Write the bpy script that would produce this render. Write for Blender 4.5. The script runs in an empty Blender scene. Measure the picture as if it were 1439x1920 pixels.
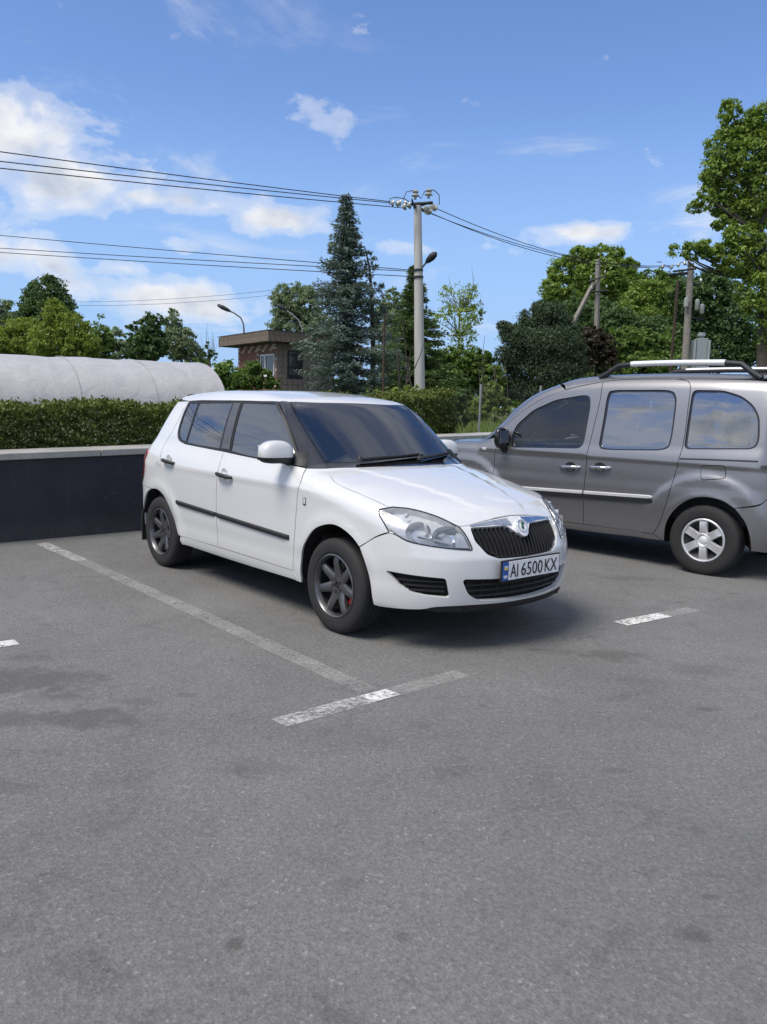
import bpy, bmesh, math, random
import numpy as np
from mathutils import Vector, Matrix
from mathutils.geometry import delaunay_2d_cdt

# ------------------------------------------------------------------ camera, sky, sun, exposure
SC = bpy.context.scene
COL = SC.collection
CAM_H, CAM_PITCH, CAM_ROLL = 1.4149, 0.131868, 0.029910
cp, sp, cr_, sr_ = math.cos(CAM_PITCH), math.sin(CAM_PITCH), math.cos(CAM_ROLL), math.sin(CAM_ROLL)
FW = Vector((0, cp, -sp))
UP0 = Vector((0, sp, cp))
RT0 = Vector((1, 0, 0))
RT = RT0 * cr_ + UP0 * sr_
UP = UP0 * cr_ - RT0 * sr_
FPX = 1502.07
cam_d = bpy.data.cameras.new('camera')
cam = bpy.data.objects.new('camera', cam_d)
COL.objects.link(cam)
m = Matrix.Identity(4)
for i in range(3):
    m[i][0], m[i][1], m[i][2] = RT[i], UP[i], -FW[i]
m[2][3] = CAM_H
cam.matrix_world = m
cam_d.sensor_fit = 'VERTICAL'
cam_d.sensor_height = 24.0
cam_d.lens = 24.0 * FPX / 1920.0
cam_d.clip_end = 3000
SC.camera = cam
SC.cycles.use_denoising = True
SC.cycles.max_bounces = 8
SC.cycles.transparent_max_bounces = 24
SC.view_settings.view_transform = 'Standard'
SC.view_settings.look = 'None'
SC.view_settings.gamma = 1.0
SC.view_settings.use_curve_mapping = False
SC.view_settings.exposure = EXPOSURE = 0.67

SUN_EL, SUN_AZ = math.radians(58), math.radians(-128)      # azimuth from +Y (view direction), positive to the right
sun_d = bpy.data.lights.new('sun', 'SUN')
sun_d.energy = 2.6
sun_d.angle = math.radians(28)
sun_d.color = (1.0, 0.93, 0.83)
sun = bpy.data.objects.new('sun', sun_d)
COL.objects.link(sun)
sdir = Vector((math.sin(SUN_AZ) * math.cos(SUN_EL), math.cos(SUN_AZ) * math.cos(SUN_EL), math.sin(SUN_EL)))
sun.rotation_euler = sdir.to_track_quat('Z', 'Y').to_euler()
sun.location = (-30, 0, 40)


class NT:
    """small helper round a node tree"""
    def __init__(s, tree):
        s.t = tree; s.n = tree.nodes; s.l = tree.links
    def add(s, typ, **kw):
        n = s.n.new(typ)
        for k, v in kw.items():
            if k.startswith('i_'):
                n.inputs[k[2:].replace('_', ' ')].default_value = v
            else:
                setattr(n, k, v)
        return n
    def put(s, sock, v):
        if isinstance(v, (int, float, tuple, list)):
            sock.default_value = v
        else:
            s.l.new(v, sock)
    def math(s, op, a, b=0.0, c=None, clamp=False):
        n = s.n.new('ShaderNodeMath'); n.operation = op; n.use_clamp = clamp
        s.put(n.inputs[0], a); s.put(n.inputs[1], b)
        if c is not None:
            s.put(n.inputs[2], c)
        return n.outputs[0]
    def vmath(s, op, a, b=(0, 0, 0)):
        n = s.n.new('ShaderNodeVectorMath'); n.operation = op
        s.put(n.inputs[0], a); s.put(n.inputs[1], b)
        return n.outputs[0]
    def ramp(s, fac, stops, interp='LINEAR'):
        n = s.n.new('ShaderNodeValToRGB'); e = n.color_ramp; e.interpolation = interp
        while len(e.elements) < len(stops):
            e.elements.new(0.5)
        for el, (p, c) in zip(e.elements, stops):
            el.position = p
            el.color = (c, c, c, 1) if isinstance(c, (int, float)) else (*c, 1)
        s.put(n.inputs[0], fac)
        return n.outputs[0]
    def noise(s, vec, scale, detail=4, rough=0.55, dist=0.0, out=0):
        n = s.n.new('ShaderNodeTexNoise')
        n.inputs['Scale'].default_value = scale; n.inputs['Detail'].default_value = detail
        n.inputs['Roughness'].default_value = rough; n.inputs['Distortion'].default_value = dist
        if vec is not None:
            s.l.new(vec, n.inputs['Vector'])
        return n.outputs[out]
    def mix(s, f, a, b, mode='MIX'):
        n = s.n.new('ShaderNodeMix'); n.data_type = 'RGBA'; n.blend_type = mode
        s.put(n.inputs[0], f); s.put(n.inputs[6], a if not isinstance(a, tuple) else (*a, 1)[:4])
        s.put(n.inputs[7], b if not isinstance(b, tuple) else (*b, 1)[:4])
        return n.outputs[2]
    def bump(s, h, strength=0.3, dist=0.01):
        n = s.n.new('ShaderNodeBump'); n.inputs['Strength'].default_value = strength
        n.inputs['Distance'].default_value = dist
        s.l.new(h, n.inputs['Height'])
        return n.outputs[0]


def sky_world():
    w = bpy.data.worlds.new('World'); SC.world = w; w.use_nodes = True
    k = NT(w.node_tree); k.n.clear()
    sky = k.add('ShaderNodeTexSky', sky_type='NISHITA', sun_disc=False, sun_elevation=SUN_EL,
                sun_rotation=SUN_AZ, air_density=1.0, dust_density=0.35, ozone_density=2.0)
    tint = k.mix(1.0, sky.outputs[0], (0.74, 0.84, 1.05), 'MULTIPLY')
    tc = k.add('ShaderNodeTexCoord')
    d = k.vmath('NORMALIZE', tc.outputs['Generated'])
    sep = k.add('ShaderNodeSeparateXYZ'); k.l.new(d, sep.inputs[0])
    x, y, z = sep.outputs
    tint = k.mix(k.ramp(z, [(0.0, 1.0), (0.08, 0.78), (0.36, 0.0)], 'EASE'), tint, (2.05, 3.25, 5.3))
    bg = k.add('ShaderNodeBackground'); k.l.new(tint, bg.inputs[0]); bg.inputs[1].default_value = SKY_S
    az = k.math('ARCTAN2', x, y)
    el = k.math('ARCSINE', z)
    # cloud field: noise on a flat layer seen in perspective; low clouds are flatter than high ones
    den = k.math('ADD', k.math('MAXIMUM', z, 0.0), 0.10)
    cmb = k.add('ShaderNodeCombineXYZ')
    k.l.new(k.math('DIVIDE', x, den), cmb.inputs[0]); k.l.new(k.math('DIVIDE', y, den), cmb.inputs[1])
    cir = k.noise(cmb.outputs[0], 1.15, 8, 0.62, 0.6)
    cm2 = k.add('ShaderNodeCombineXYZ')
    k.l.new(az, cm2.inputs[0]); k.l.new(k.math('MULTIPLY', el, 1.5), cm2.inputs[1])
    puff = k.noise(cm2.outputs[0], 11.0, 9, 0.58, 0.25)
    # cumulus banks: (azimuth, elevation, half width, half height) in radians, weight
    banks = CLOUDS
    tot = None
    for (a0, e0, wa, we, wt) in banks:
        da = k.math('DIVIDE', k.math('SUBTRACT', az, a0), wa)
        de = k.math('DIVIDE', k.math('SUBTRACT', el, e0), we)
        r = k.math('SQRT', k.math('ADD', k.math('MULTIPLY', da, da), k.math('MULTIPLY', de, de)))
        v = k.math('MULTIPLY', k.math('SUBTRACT', 1.0, r, clamp=True), wt)
        tot = v if tot is None else k.math('MAXIMUM', tot, v)
    cum = k.math('ADD', k.math('MULTIPLY', k.math('SUBTRACT', puff, 0.5), 3.3), k.math('SUBTRACT', k.math('MULTIPLY', tot, 1.6), 0.42))
    cum = k.ramp(cum, [(0.0, 0.0), (0.30, 0.34), (0.95, 1.0)], 'EASE')
    away = k.ramp(k.math('MULTIPLY', k.math('ABSOLUTE', az), .3183), [(0.0, 0.0), (0.18, 0.0), (0.42, 1.0)], 'EASE')
    away = k.math('MAXIMUM', away, k.ramp(z, [(.50, 0.0), (.66, 1.0)], 'EASE'))
    thin = k.ramp(k.math('ADD', cir, k.math('MULTIPLY', away, .19)), [(0.53, 0.0), (0.78, 0.85)], 'EASE')
    # extra broken cloud out of view, added for neutral light and greyer reflections
    cov = k.math('MAXIMUM', cum, k.math('MULTIPLY', thin, 0.8))
    cov = k.math('MULTIPLY', cov, k.ramp(z, [(0.0, 0.0), (0.02, 1.0)]))
    shade = k.noise(cm2.outputs[0], 16.0, 5, 0.5, 0.0)
    ccol = k.ramp(k.math('ADD', shade, k.math('MULTIPLY', k.math('SUBTRACT', 1.0, cum), 0.25)),
                  [(0.28, (0.50, 0.58, 0.73)), (0.62, (0.96, 0.965, 0.99))])
    bc = k.add('ShaderNodeBackground'); k.l.new(ccol, bc.inputs[0]); bc.inputs[1].default_value = CLOUD_S
    mx = k.add('ShaderNodeMixShader'); k.l.new(cov, mx.inputs[0]); k.l.new(bg.outputs[0], mx.inputs[1]); k.l.new(bc.outputs[0], mx.inputs[2])
    out = k.add('ShaderNodeOutputWorld'); k.l.new(mx.outputs[0], out.inputs[0])


SKY_S, CLOUD_S = 0.108, 0.60
CLOUDS = [(-0.46, 0.268, 0.20, 0.080, 1.05), (-0.36, 0.240, 0.16, 0.055, .95), (-0.27, 0.225, 0.20, 0.028, .86), (-0.13, 0.212, 0.12, 0.026, .84), (-0.080, 0.322, 0.10, 0.036, .44), (-0.055, 0.285, 0.03, 0.022, .42),
          (-0.45, 0.150, 0.17, 0.040, .95), (-0.27, 0.118, 0.19, 0.038, 1.0), (-0.32, 0.145, 0.07, 0.02, .7), (-0.235, 0.178, 0.05, 0.020, .68),
          (0.225, 0.206, 0.085, 0.026, 1.35), (0.03, 0.188, 0.10, 0.016, .55), (0.38, 0.475, 0.24, 0.055, .66),
          (-1.3, 0.28, 0.55, 0.14, .85), (-2.1, 0.42, 0.75, 0.30, .85), (-2.6, .75, .6, .2, .6), (1.3, 0.25, 0.5, 0.12, .8), (2.3, 0.35, 0.7, 0.22, .85), (3.1, 0.3, 0.5, 0.2, .8), (-3.1, 0.4, 0.5, 0.2, .8)]
sky_world()


def back(px, py, dist):
    """a point `dist` metres in front of the camera along the sight line of a photograph pixel (used once, to lay the place out)"""
    d = FW + RT * ((px - 719.5) / FPX) - UP * ((py - 960) / FPX)
    return Vector((0, 0, CAM_H)) + d * dist


# ------------------------------------------------------------------ objects
def tag(o, label=None, cat=None, group=None, kind=None):
    if label: o['label'] = label
    if cat: o['category'] = cat
    if group: o['group'] = group
    if kind: o['kind'] = kind
    return o


def link(name, me, mats=(), parent=None):
    o = bpy.data.objects.new(name, me); COL.objects.link(o)
    for mm in mats:
        if mm.name not in [q.name for q in me.materials if q]:
            me.materials.append(mm)
    if parent: o.parent = parent
    return o


def empty(name, loc=(0, 0, 0), rz=0.0, parent=None):
    o = bpy.data.objects.new(name, None); COL.objects.link(o)
    o.location = loc; o.rotation_euler = (0, 0, rz); o.empty_display_size = 0.2
    if parent: o.parent = parent
    return o


def np_mesh(name, V, Fq, smooth=False):
    """mesh from arrays: V (n,3), Fq (m,3|4)"""
    V = np.asarray(V, np.float32); Fq = np.asarray(Fq, np.int32)
    me = bpy.data.meshes.new(name)
    k = Fq.shape[1]
    me.vertices.add(len(V)); me.vertices.foreach_set('co', V.ravel())
    me.loops.add(Fq.size); me.loops.foreach_set('vertex_index', Fq.ravel())
    me.polygons.add(len(Fq)); me.polygons.foreach_set('loop_start', np.arange(0, Fq.size, k, dtype=np.int32))
    me.update(calc_edges=True)
    if smooth:
        me.polygons.foreach_set('use_smooth', np.ones(len(Fq), bool))
    return me


class MB:
    """collects simple solids and links them as ONE mesh object"""
    def __init__(s): s.v = []; s.f = []
    def add(s, vs, fs):
        b = len(s.v); s.v += [tuple(q) for q in vs]; s.f += [tuple(i + b for i in q) for q in fs]
        return s
    def box(s, c, d, R=None):
        hx, hy, hz = d[0] / 2, d[1] / 2, d[2] / 2
        vs = [Vector((sx * hx, sy * hy, sz * hz)) for sz in (-1, 1) for sy in (-1, 1) for sx in (-1, 1)]
        if R is not None: vs = [R @ q for q in vs]
        c = Vector(c)
        return s.add([q + c for q in vs], [(0, 2, 3, 1), (4, 5, 7, 6), (0, 1, 5, 4), (2, 6, 7, 3), (0, 4, 6, 2), (1, 3, 7, 5)])
    def tube(s, pts, rad, n=8, cap=True):
        pts = [Vector(q) for q in pts]; m_ = len(pts)
        rs = rad if isinstance(rad, (list, tuple)) else [rad] * m_
        t0 = (pts[1] - pts[0]).normalized()
        ref = Vector((0, 0, 1)) if abs(t0.z) < .9 else Vector((1, 0, 0))
        a = t0.cross(ref).normalized(); b0 = len(s.v)
        for i, q in enumerate(pts):
            t = (pts[min(i + 1, m_ - 1)] - pts[max(i - 1, 0)]).normalized()
            a = (a - t * a.dot(t)).normalized(); b = t.cross(a)
            for j in range(n):
                w = 2 * math.pi * j / n
                s.v.append(tuple(q + (a * math.cos(w) + b * math.sin(w)) * rs[i]))
        for i in range(m_ - 1):
            for j in range(n):
                k = (j + 1) % n
                s.f.append((b0 + i * n + j, b0 + i * n + k, b0 + (i + 1) * n + k, b0 + (i + 1) * n + j))
        if cap:
            s.f.append(tuple(b0 + j for j in reversed(range(n)))); s.f.append(tuple(b0 + (m_ - 1) * n + j for j in range(n)))
        return s
    def lathe(s, prof, n=32, axis='y', c=(0, 0, 0), close=False):
        """prof: list of (r, h); axis of revolution y or z through c"""
        b0 = len(s.v)
        for (r, h) in prof:
            for j in range(n):
                w = 2 * math.pi * j / n
                if axis == 'y': p = (c[0] + r * math.cos(w), c[1] + h, c[2] + r * math.sin(w))
                elif axis == 'x': p = (c[0] + h, c[1] + r * math.cos(w), c[2] + r * math.sin(w))
                else: p = (c[0] + r * math.cos(w), c[1] + r * math.sin(w), c[2] + h)
                s.v.append(p)
        m_ = len(prof)
        for i in range(m_ if close else m_ - 1):
            i2 = (i + 1) % m_
            for j in range(n):
                k = (j + 1) % n
                s.f.append((b0 + i * n + j, b0 + i * n + k, b0 + i2 * n + k, b0 + i2 * n + j))
        return s
    def build(s, name, mat, parent=None, smooth=False, bevel=0.0, seg=2, weighted=False, fix=False):
        me = bpy.data.meshes.new(name); me.from_pydata(s.v, [], s.f); me.update()
        if bevel or fix:
            bm = bmesh.new(); bm.from_mesh(me)
            if fix:
                bmesh.ops.recalc_face_normals(bm, faces=bm.faces)
            if bevel:
                bmesh.ops.bevel(bm, geom=bm.edges[:], offset=bevel, segments=seg, profile=.6, affect='EDGES', clamp_overlap=True)
            bm.to_mesh(me); bm.free()
        if smooth:
            me.polygons.foreach_set('use_smooth', [True] * len(me.polygons))
            try: me.set_sharp_from_angle(angle=math.radians(40))
            except Exception: pass
        return link(name, me, mat if isinstance(mat, (list, tuple)) else [mat], parent)


# ------------------------------------------------------------------ materials
MATS = {}


def mat(name):
    mm = bpy.data.materials.new(name); mm.use_nodes = True
    k = NT(mm.node_tree)
    k.b = k.n['Principled BSDF']; k.o = k.n['Material Output']; k.m = mm
    MATS[name] = mm
    return k


def pset(k, **kw):
    for key, v in kw.items():
        k.put(k.b.inputs[key.replace('_', ' ')], (*v, 1) if isinstance(v, tuple) and len(v) == 3 else v)


def simple(name, col, rough=0.5, metal=0.0, var=0.12, scale=30.0, coat=0.0, bump=0.0, spec=0.5):
    """plain surface with a little procedural variation in tone and gloss"""
    k = mat(name); tc = k.add('ShaderNodeTexCoord').outputs['Object']
    nz = k.noise(tc, scale, 4, .6)
    c = k.mix(k.ramp(nz, [(.3, 0), (.7, 1)]), tuple(q * (1 - var) for q in col), tuple(min(1, q * (1 + var)) for q in col))
    pset(k, Base_Color=c, Metallic=metal, Coat_Weight=coat, Coat_Roughness=.04)
    k.b.inputs['Specular IOR Level'].default_value = spec
    k.put(k.b.inputs['Roughness'], k.ramp(nz, [(0.25, max(0.02, rough - .06)), (.75, min(1, rough + .06))]))
    if bump:
        k.l.new(k.bump(nz, bump, .004), k.b.inputs['Normal'])
    return k.m


def make_materials():
    # asphalt
    k = mat('asphalt'); geo = k.add('ShaderNodeNewGeometry').outputs['Position']
    v = k.add('ShaderNodeTexVoronoi', feature='F1'); v.inputs['Scale'].default_value = 112
    k.l.new(geo, v.inputs['Vector'])
    stone = k.ramp(v.outputs['Color'], [(0.08, 0.098), (0.5, 0.147), (0.86, 0.196), (0.975, 0.38)])
    fine = k.noise(geo, 48, 6, .8)
    c = k.mix(.55, stone, k.ramp(fine, [(.3, .088), (.5, .147), (.70, .235)]))
    big = k.noise(geo, 0.7, 5, .6, .4)
    c = k.mix(1.0, c, k.ramp(big, [(.3, (.80, .80, .79)), (.7, (1.10, 1.10, 1.09))]), 'MULTIPLY')
    mid = k.noise(geo, 5.0, 5, .65, .8)
    c = k.mix(1.0, c, k.ramp(mid, [(.28, .80), (.44, 1.0), (.7, 1.05)]), 'MULTIPLY')
    sep = k.add('ShaderNodeSeparateXYZ'); k.l.new(geo, sep.inputs[0])
    warp = k.noise(geo, 9.0, 6, .72)
    tot = None
    for (x0, y0, rx, ry, wt) in STAINS:                     # oil spots and damp marks
        dx = k.math('DIVIDE', k.math('SUBTRACT', sep.outputs[0], x0), rx)
        dy = k.math('DIVIDE', k.math('SUBTRACT', sep.outputs[1], y0), ry)
        r = k.math('SQRT', k.math('ADD', k.math('MULTIPLY', dx, dx), k.math('MULTIPLY', dy, dy)))
        r = k.math('ADD', r, k.math('MULTIPLY', k.math('SUBTRACT', warp, .5), 3.2))
        s = k.math('MULTIPLY', k.math('MULTIPLY', k.math('SUBTRACT', 1.2, r), 1.5, clamp=True), wt)
        tot = s if tot is None else k.math('MAXIMUM', tot, s)
    c = k.mix(tot, c, (0.075, 0.072, 0.066))
    c = k.mix(1.0, c, (.955, .955, .94), 'MULTIPLY')
    pset(k, Base_Color=c)
    k.put(k.b.inputs['Roughness'], k.math('SUBTRACT', .88, k.math('MULTIPLY', tot, .25)))
    k.b.inputs['Specular IOR Level'].default_value = .35
    h = k.math('ADD', v.outputs['Distance'], k.math('MULTIPLY', fine, 1.2))
    k.l.new(k.bump(h, .5, .006), k.b.inputs['Normal'])
    # worn road paint
    for nm, lo, hi in (('worn_paint', .45, .70), ('faded_paint', .40, .80), ('part_worn_paint', .40, .60)):
        k = mat(nm); geo = k.add('ShaderNodeNewGeometry').outputs['Position']
        n1 = k.noise(geo, 42, 5, .62); n2 = k.noise(geo, 5, 5, .65)
        a = k.ramp(k.math('ADD', k.math('MULTIPLY', n1, .65), k.math('MULTIPLY', n2, .42)), [(lo, 0), (hi, 1)])
        pset(k, Base_Color=(.62, .62, .60), Roughness=.8)
        if nm == 'worn_paint':
            a = k.math('MULTIPLY', a, .72)
        if nm == 'faded_paint':
            a = k.math('MULTIPLY', a, .40)
        tr = k.add('ShaderNodeBsdfTransparent'); mx = k.add('ShaderNodeMixShader')
        k.l.new(a, mx.inputs[0]); k.l.new(tr.outputs[0], mx.inputs[1]); k.l.new(k.b.outputs[0], mx.inputs[2]); k.l.new(mx.outputs[0], k.o.inputs[0])
    # painted retaining wall
    k = mat('wall_paint'); tc = k.add('ShaderNodeTexCoord').outputs['Object']
    n1 = k.noise(tc, 2.2, 6, .65, .5); n2 = k.noise(tc, 14, 6, .7)
    c = k.mix(k.ramp(n1, [(.35, 0), (.68, 1)]), (.010, .0125, .021), (.018, .021, .031))
    scr = k.ramp(k.math('MULTIPLY', k.ramp(n2, [(.61, 0), (.68, 1)]), k.ramp(k.noise(tc, 1.3, 3, .5), [(.52, 0), (.62, 1)])), [(0, 0), (1, .5)])
    c = k.mix(scr, c, (.12, .13, .15))
    gz = k.add('ShaderNodeSeparateXYZ'); k.l.new(k.add('ShaderNodeNewGeometry').outputs['Position'], gz.inputs[0])
    dust = k.math('MULTIPLY', k.ramp(gz.outputs[2], [(0.0, 1.0), (.22, 0.0)]), k.ramp(n2, [(.3, .15), (.7, .6)]))
    c = k.mix(dust, c, (.075, .074, .072))
    mp = k.add('ShaderNodeMapping'); mp.inputs['Scale'].default_value = (2.5, 2.5, .35); k.l.new(tc, mp.inputs[0])
    c = k.mix(k.ramp(k.noise(mp.outputs[0], 3, 5, .6), [(.56, 0), (.75, .35)]), c, (.035, .038, .046))
    pset(k, Base_Color=c, Roughness=.62)
    k.l.new(k.bump(n2, .35, .006), k.b.inputs['Normal'])
    k = mat('concrete'); tc = k.add('ShaderNodeTexCoord').outputs['Object']
    n1 = k.noise(tc, 3, 6, .65); n2 = k.noise(tc, 40, 5, .7)
    c = k.mix(k.ramp(n1, [(.3, 0), (.7, 1)]), (.26, .26, .245), (.38, .375, .355))
    c = k.mix(1.0, c, k.ramp(n2, [(.3, .85), (.7, 1.06)]), 'MULTIPLY')
    pset(k, Base_Color=c, Roughness=.85); k.l.new(k.bump(n2, .4, .004), k.b.inputs['Normal'])
    k = mat('pole_concrete'); tc = k.add('ShaderNodeTexCoord').outputs['Object']
    mp = k.add('ShaderNodeMapping'); mp.inputs['Scale'].default_value = (1, 1, .12); k.l.new(tc, mp.inputs[0])
    n1 = k.noise(mp.outputs[0], 6, 6, .65); n2 = k.noise(tc, 30, 5, .7)
    c = k.mix(k.ramp(n1, [(.3, 0), (.7, 1)]), (.33, .325, .305), (.47, .46, .43))
    pset(k, Base_Color=c, Roughness=.9); k.l.new(k.bump(n2, .4, .006), k.b.inputs['Normal'])
    # car paints
    k = mat('white_paint'); tc = k.add('ShaderNodeTexCoord').outputs['Object']
    n1 = k.noise(tc, 5, 5, .6)
    sepz = k.add('ShaderNodeSeparateXYZ'); k.l.new(tc, sepz.inputs[0])
    dirt = k.math('MULTIPLY', k.ramp(sepz.outputs[2], [(.2, 1.0), (.55, 0.0)]), k.ramp(n1, [(.3, .25), (.7, .75)]))
    c = k.mix(k.math('MULTIPLY', dirt, .32), k.mix(n1, (.585, .592, .592), (.615, .622, .622)), (.46, .44, .40))
    pset(k, Base_Color=c, Coat_Weight=1.0, Coat_Roughness=.02, Roughness=.45)
    k.b.inputs['Coat IOR'].default_value = 1.75
    k.put(k.b.inputs['Coat Roughness'], k.math('ADD', .02, k.math('MULTIPLY', dirt, .3)))
    k = mat('grey_paint'); tc = k.add('ShaderNodeTexCoord').outputs['Object']
    fl = k.noise(tc, 900, 2, .5); n1 = k.noise(tc, 5, 5, .6)
    c = k.mix(k.ramp(fl, [(.35, 0), (.65, 1)]), (.200, .200, .206), (.270, .270, .278))
    pset(k, Base_Color=c, Metallic=.72, Roughness=.34, Coat_Weight=1.0, Coat_Roughness=.03)
    simple('dark_trim', (.011, .011, .012), .55, bump=.15, scale=200)
    simple('gloss_black', (.010, .010, .011), .12, coat=.6)
    simple('pillar_film', (.026, .025, .025), .14, coat=.9, var=.25, scale=8)
    simple('rubber', (.016, .016, .0165), .78, bump=.3, scale=120)
    simple('tyre', (.016, .016, .0165), .8, bump=.4, scale=90, var=.2)
    simple('liner', (.010, .010, .010), .95)
    simple('cabin', (.030, .030, .031), .9, bump=.2, scale=150)
    simple('seat_cloth', (.042, .042, .045), .95, bump=.3, scale=180)
    simple('chrome', (.66, .67, .69), .10, 1.0, var=.04)
    simple('satin_silver', (.74, .745, .75), .34, .35, var=.05)
    simple('hubcap_silver', (.58, .585, .60), .36, .55, var=.06)
    simple('gunmetal', (.105, .105, .11), .36, .65, var=.15, coat=.3)
    simple('caliper_red', (.32, .012, .016), .4)
    simple('brake_steel', (.20, .19, .18), .5, .8)
    simple('lamp_housing', (.66, .67, .68), .25, .25, var=.1)
    simple('reflector', (.80, .81, .83), .22, .9, var=.05)
    simple('plate_white', (.74, .75, .76), .4)
    simple('plate_blue', (.020, .085, .33), .4)
    simple('plate_yellow', (.75, .55, .05), .4)
    simple('plate_black', (.012, .012, .012), .5)
    simple('badge_green', (.02, .11, .06), .3, .2)
    simple('amber', (.75, .27, .02), .25)
    for nm, tint, gl in (('car_glass_dark', (.13, .135, .14), 1.0), ('windscreen_glass', (.40, .42, .42), 1.0), ('van_glass', (.80, .86, .84), 1.0), ('van_glass_dark', (.26, .29, .29), 1.0),
                         ('lamp_glass', (.93, .94, .95), .8), ('mirror_glass', None, 1)):
        k = mat(nm)
        if tint is None:
            pset(k, Base_Color=(.8, .82, .84), Metallic=1.0, Roughness=.03); continue
        k.n.remove(k.b)
        tr = k.add('ShaderNodeBsdfTransparent'); tr.inputs[0].default_value = (*tint, 1)
        g = k.add('ShaderNodeBsdfGlossy'); g.inputs['Roughness'].default_value = .012; g.inputs[0].default_value = (.96, .98, 1, 1)
        lw = k.add('ShaderNodeFresnel'); lw.inputs[0].default_value = {'van_glass_dark': 3.7, 'car_glass_dark': 2.9, 'windscreen_glass': 2.35, 'van_glass': 1.75}.get(nm, 1.5)
        mx = k.add('ShaderNodeMixShader'); k.l.new(k.math('MULTIPLY', lw.outputs[0], gl), mx.inputs[0])
        k.l.new(tr.outputs[0], mx.inputs[1]); k.l.new(g.outputs[0], mx.inputs[2]); k.l.new(mx.outputs[0], k.o.inputs[0])
    simple('tail_red', (.33, .010, .014), .12, coat=1.0)
    # building, poles
    simple('fascia_board', (.125, .100, .076), .8, var=.35, scale=9, bump=.3)
    simple('roof_felt', (.05, .048, .045), .9)
    simple('brick_red', (.24, .115, .075), .9, var=.3, scale=12, bump=.3)
    simple('brick_pale', (.52, .47, .41), .9, var=.2, scale=12, bump=.3)
    simple('mortar', (.22, .20, .18), .95)
    simple('wall_tile', (.20, .160, .135), .8, var=.3, scale=6, bump=.2)
    simple('window_white', (.68, .68, .67), .5)
    simple('house_glass', (.016, .020, .025), .10, coat=.2, spec=.5)
    simple('old_concrete', (.215, .200, .172), .92, var=.3, scale=9, bump=.4)
    simple('rust_steel', (.055, .034, .024), .85, var=.4, scale=20)
    simple('fence_steel', (.26, .27, .28), .6, .4)
    simple('mesh_wire', (.07, .075, .075), .7, .3)
    simple('dark_steel', (.028, .030, .034), .55, .4)
    simple('lamp_grey', (.12, .125, .13), .5, .4)
    simple('wire', (.016, .017, .02), .6)
    simple('insulator', (.27, .29, .255), .18, coat=.7, var=.25)
    simple('transformer_grey', (.27, .30, .31), .6, var=.2)
    # polytunnel film
    k = mat('tunnel_film'); tc = k.add('ShaderNodeTexCoord').outputs['Object']
    n1 = k.noise(tc, 1.4, 6, .6, 1.0); n2 = k.noise(tc, 12, 5, .65)
    c = k.mix(k.ramp(n1, [(.3, 0), (.7, 1)]), (.34, .338, .345), (.425, .423, .425))
    c = k.mix(1.0, c, k.ramp(n2, [(.3, .93), (.7, 1.03)]), 'MULTIPLY')
    pset(k, Base_Color=c, Roughness=.5)
    k.l.new(k.bump(n1, .5, .08), k.b.inputs['Normal'])
    simple('tunnel_hoop', (.33, .33, .335), .6)
    # vegetation: (dark, light, translucence)
    for nm, a, b, tl in (('spruce_blue', (0.066, 0.102, 0.085), (0.149, 0.198, 0.168), .15), ('spruce_green', (0.053, 0.095, 0.031), (0.105, 0.161, 0.047), .2),
                         ('pine_dark', (0.038, 0.067, 0.035), (0.084, 0.125, 0.063), .2), ('willow_yellow', (0.129, 0.194, 0.031), (0.246, 0.305, 0.056), .35),
                         ('leaf_mid', (0.080, 0.145, 0.031), (0.158, 0.243, 0.053), .32), ('leaf_dark', (0.050, 0.100, 0.034), (0.100, 0.165, 0.054), .28),
                         ('leaf_pale', (0.153, 0.218, 0.121), (0.264, 0.325, 0.196), .35), ('leaf_fresh', (0.187, 0.281, 0.058), (0.317, 0.403, 0.115), .4),
                         ('leaf_oak', (0.111, 0.192, 0.034), (0.243, 0.330, 0.067), .35), ('leaf_red', (.040, .032, .022), (.068, .058, .036), .25),
                         ('hedge_leaf', (0.045, 0.073, 0.016), (0.138, 0.163, 0.030), .2), ('weed', (0.111, 0.172, 0.042), (0.220, 0.275, 0.086), .35)):
        k = mat(nm); at = k.add('ShaderNodeAttribute', attribute_name='tint')
        tc = k.add('ShaderNodeTexCoord').outputs['Object']; nz = k.noise(tc, .9, 4, .6)
        f = k.math('ADD', k.math('MULTIPLY', at.outputs['Fac'], .65), k.math('MULTIPLY', k.ramp(nz, [(.3, 0), (.7, 1)]), .35))
        c = k.mix(f, a, b)
        pset(k, Base_Color=c, Roughness=.55)
        k.b.inputs['Specular IOR Level'].default_value = .3
        t = k.add('ShaderNodeBsdfTranslucent'); k.l.new(k.mix(1.0, c, (1.15, 1.2, .6), 'MULTIPLY'), t.inputs[0])
        mx = k.add('ShaderNodeMixShader'); mx.inputs[0].default_value = tl
        k.l.new(k.b.outputs[0], mx.inputs[1]); k.l.new(t.outputs[0], mx.inputs[2]); k.l.new(mx.outputs[0], k.o.inputs[0])
    simple('bark', (.070, .058, .046), .95, var=.35, scale=14, bump=.6)
    simple('bark_grey', (.115, .105, .092), .95, var=.3, scale=14, bump=.5)
    k = mat('grass_ground'); geo = k.add('ShaderNodeNewGeometry').outputs['Position']
    n1 = k.noise(geo, .4, 6, .7); n2 = k.noise(geo, 8, 5, .7)
    c = k.mix(n1, (.035, .052, .016), (.075, .085, .030)); c = k.mix(1.0, c, k.ramp(n2, [(.3, .7), (.7, 1.2)]), 'MULTIPLY')
    pset(k, Base_Color=c, Roughness=.95); k.l.new(k.bump(n2, .8, .05), k.b.inputs['Normal'])


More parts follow.
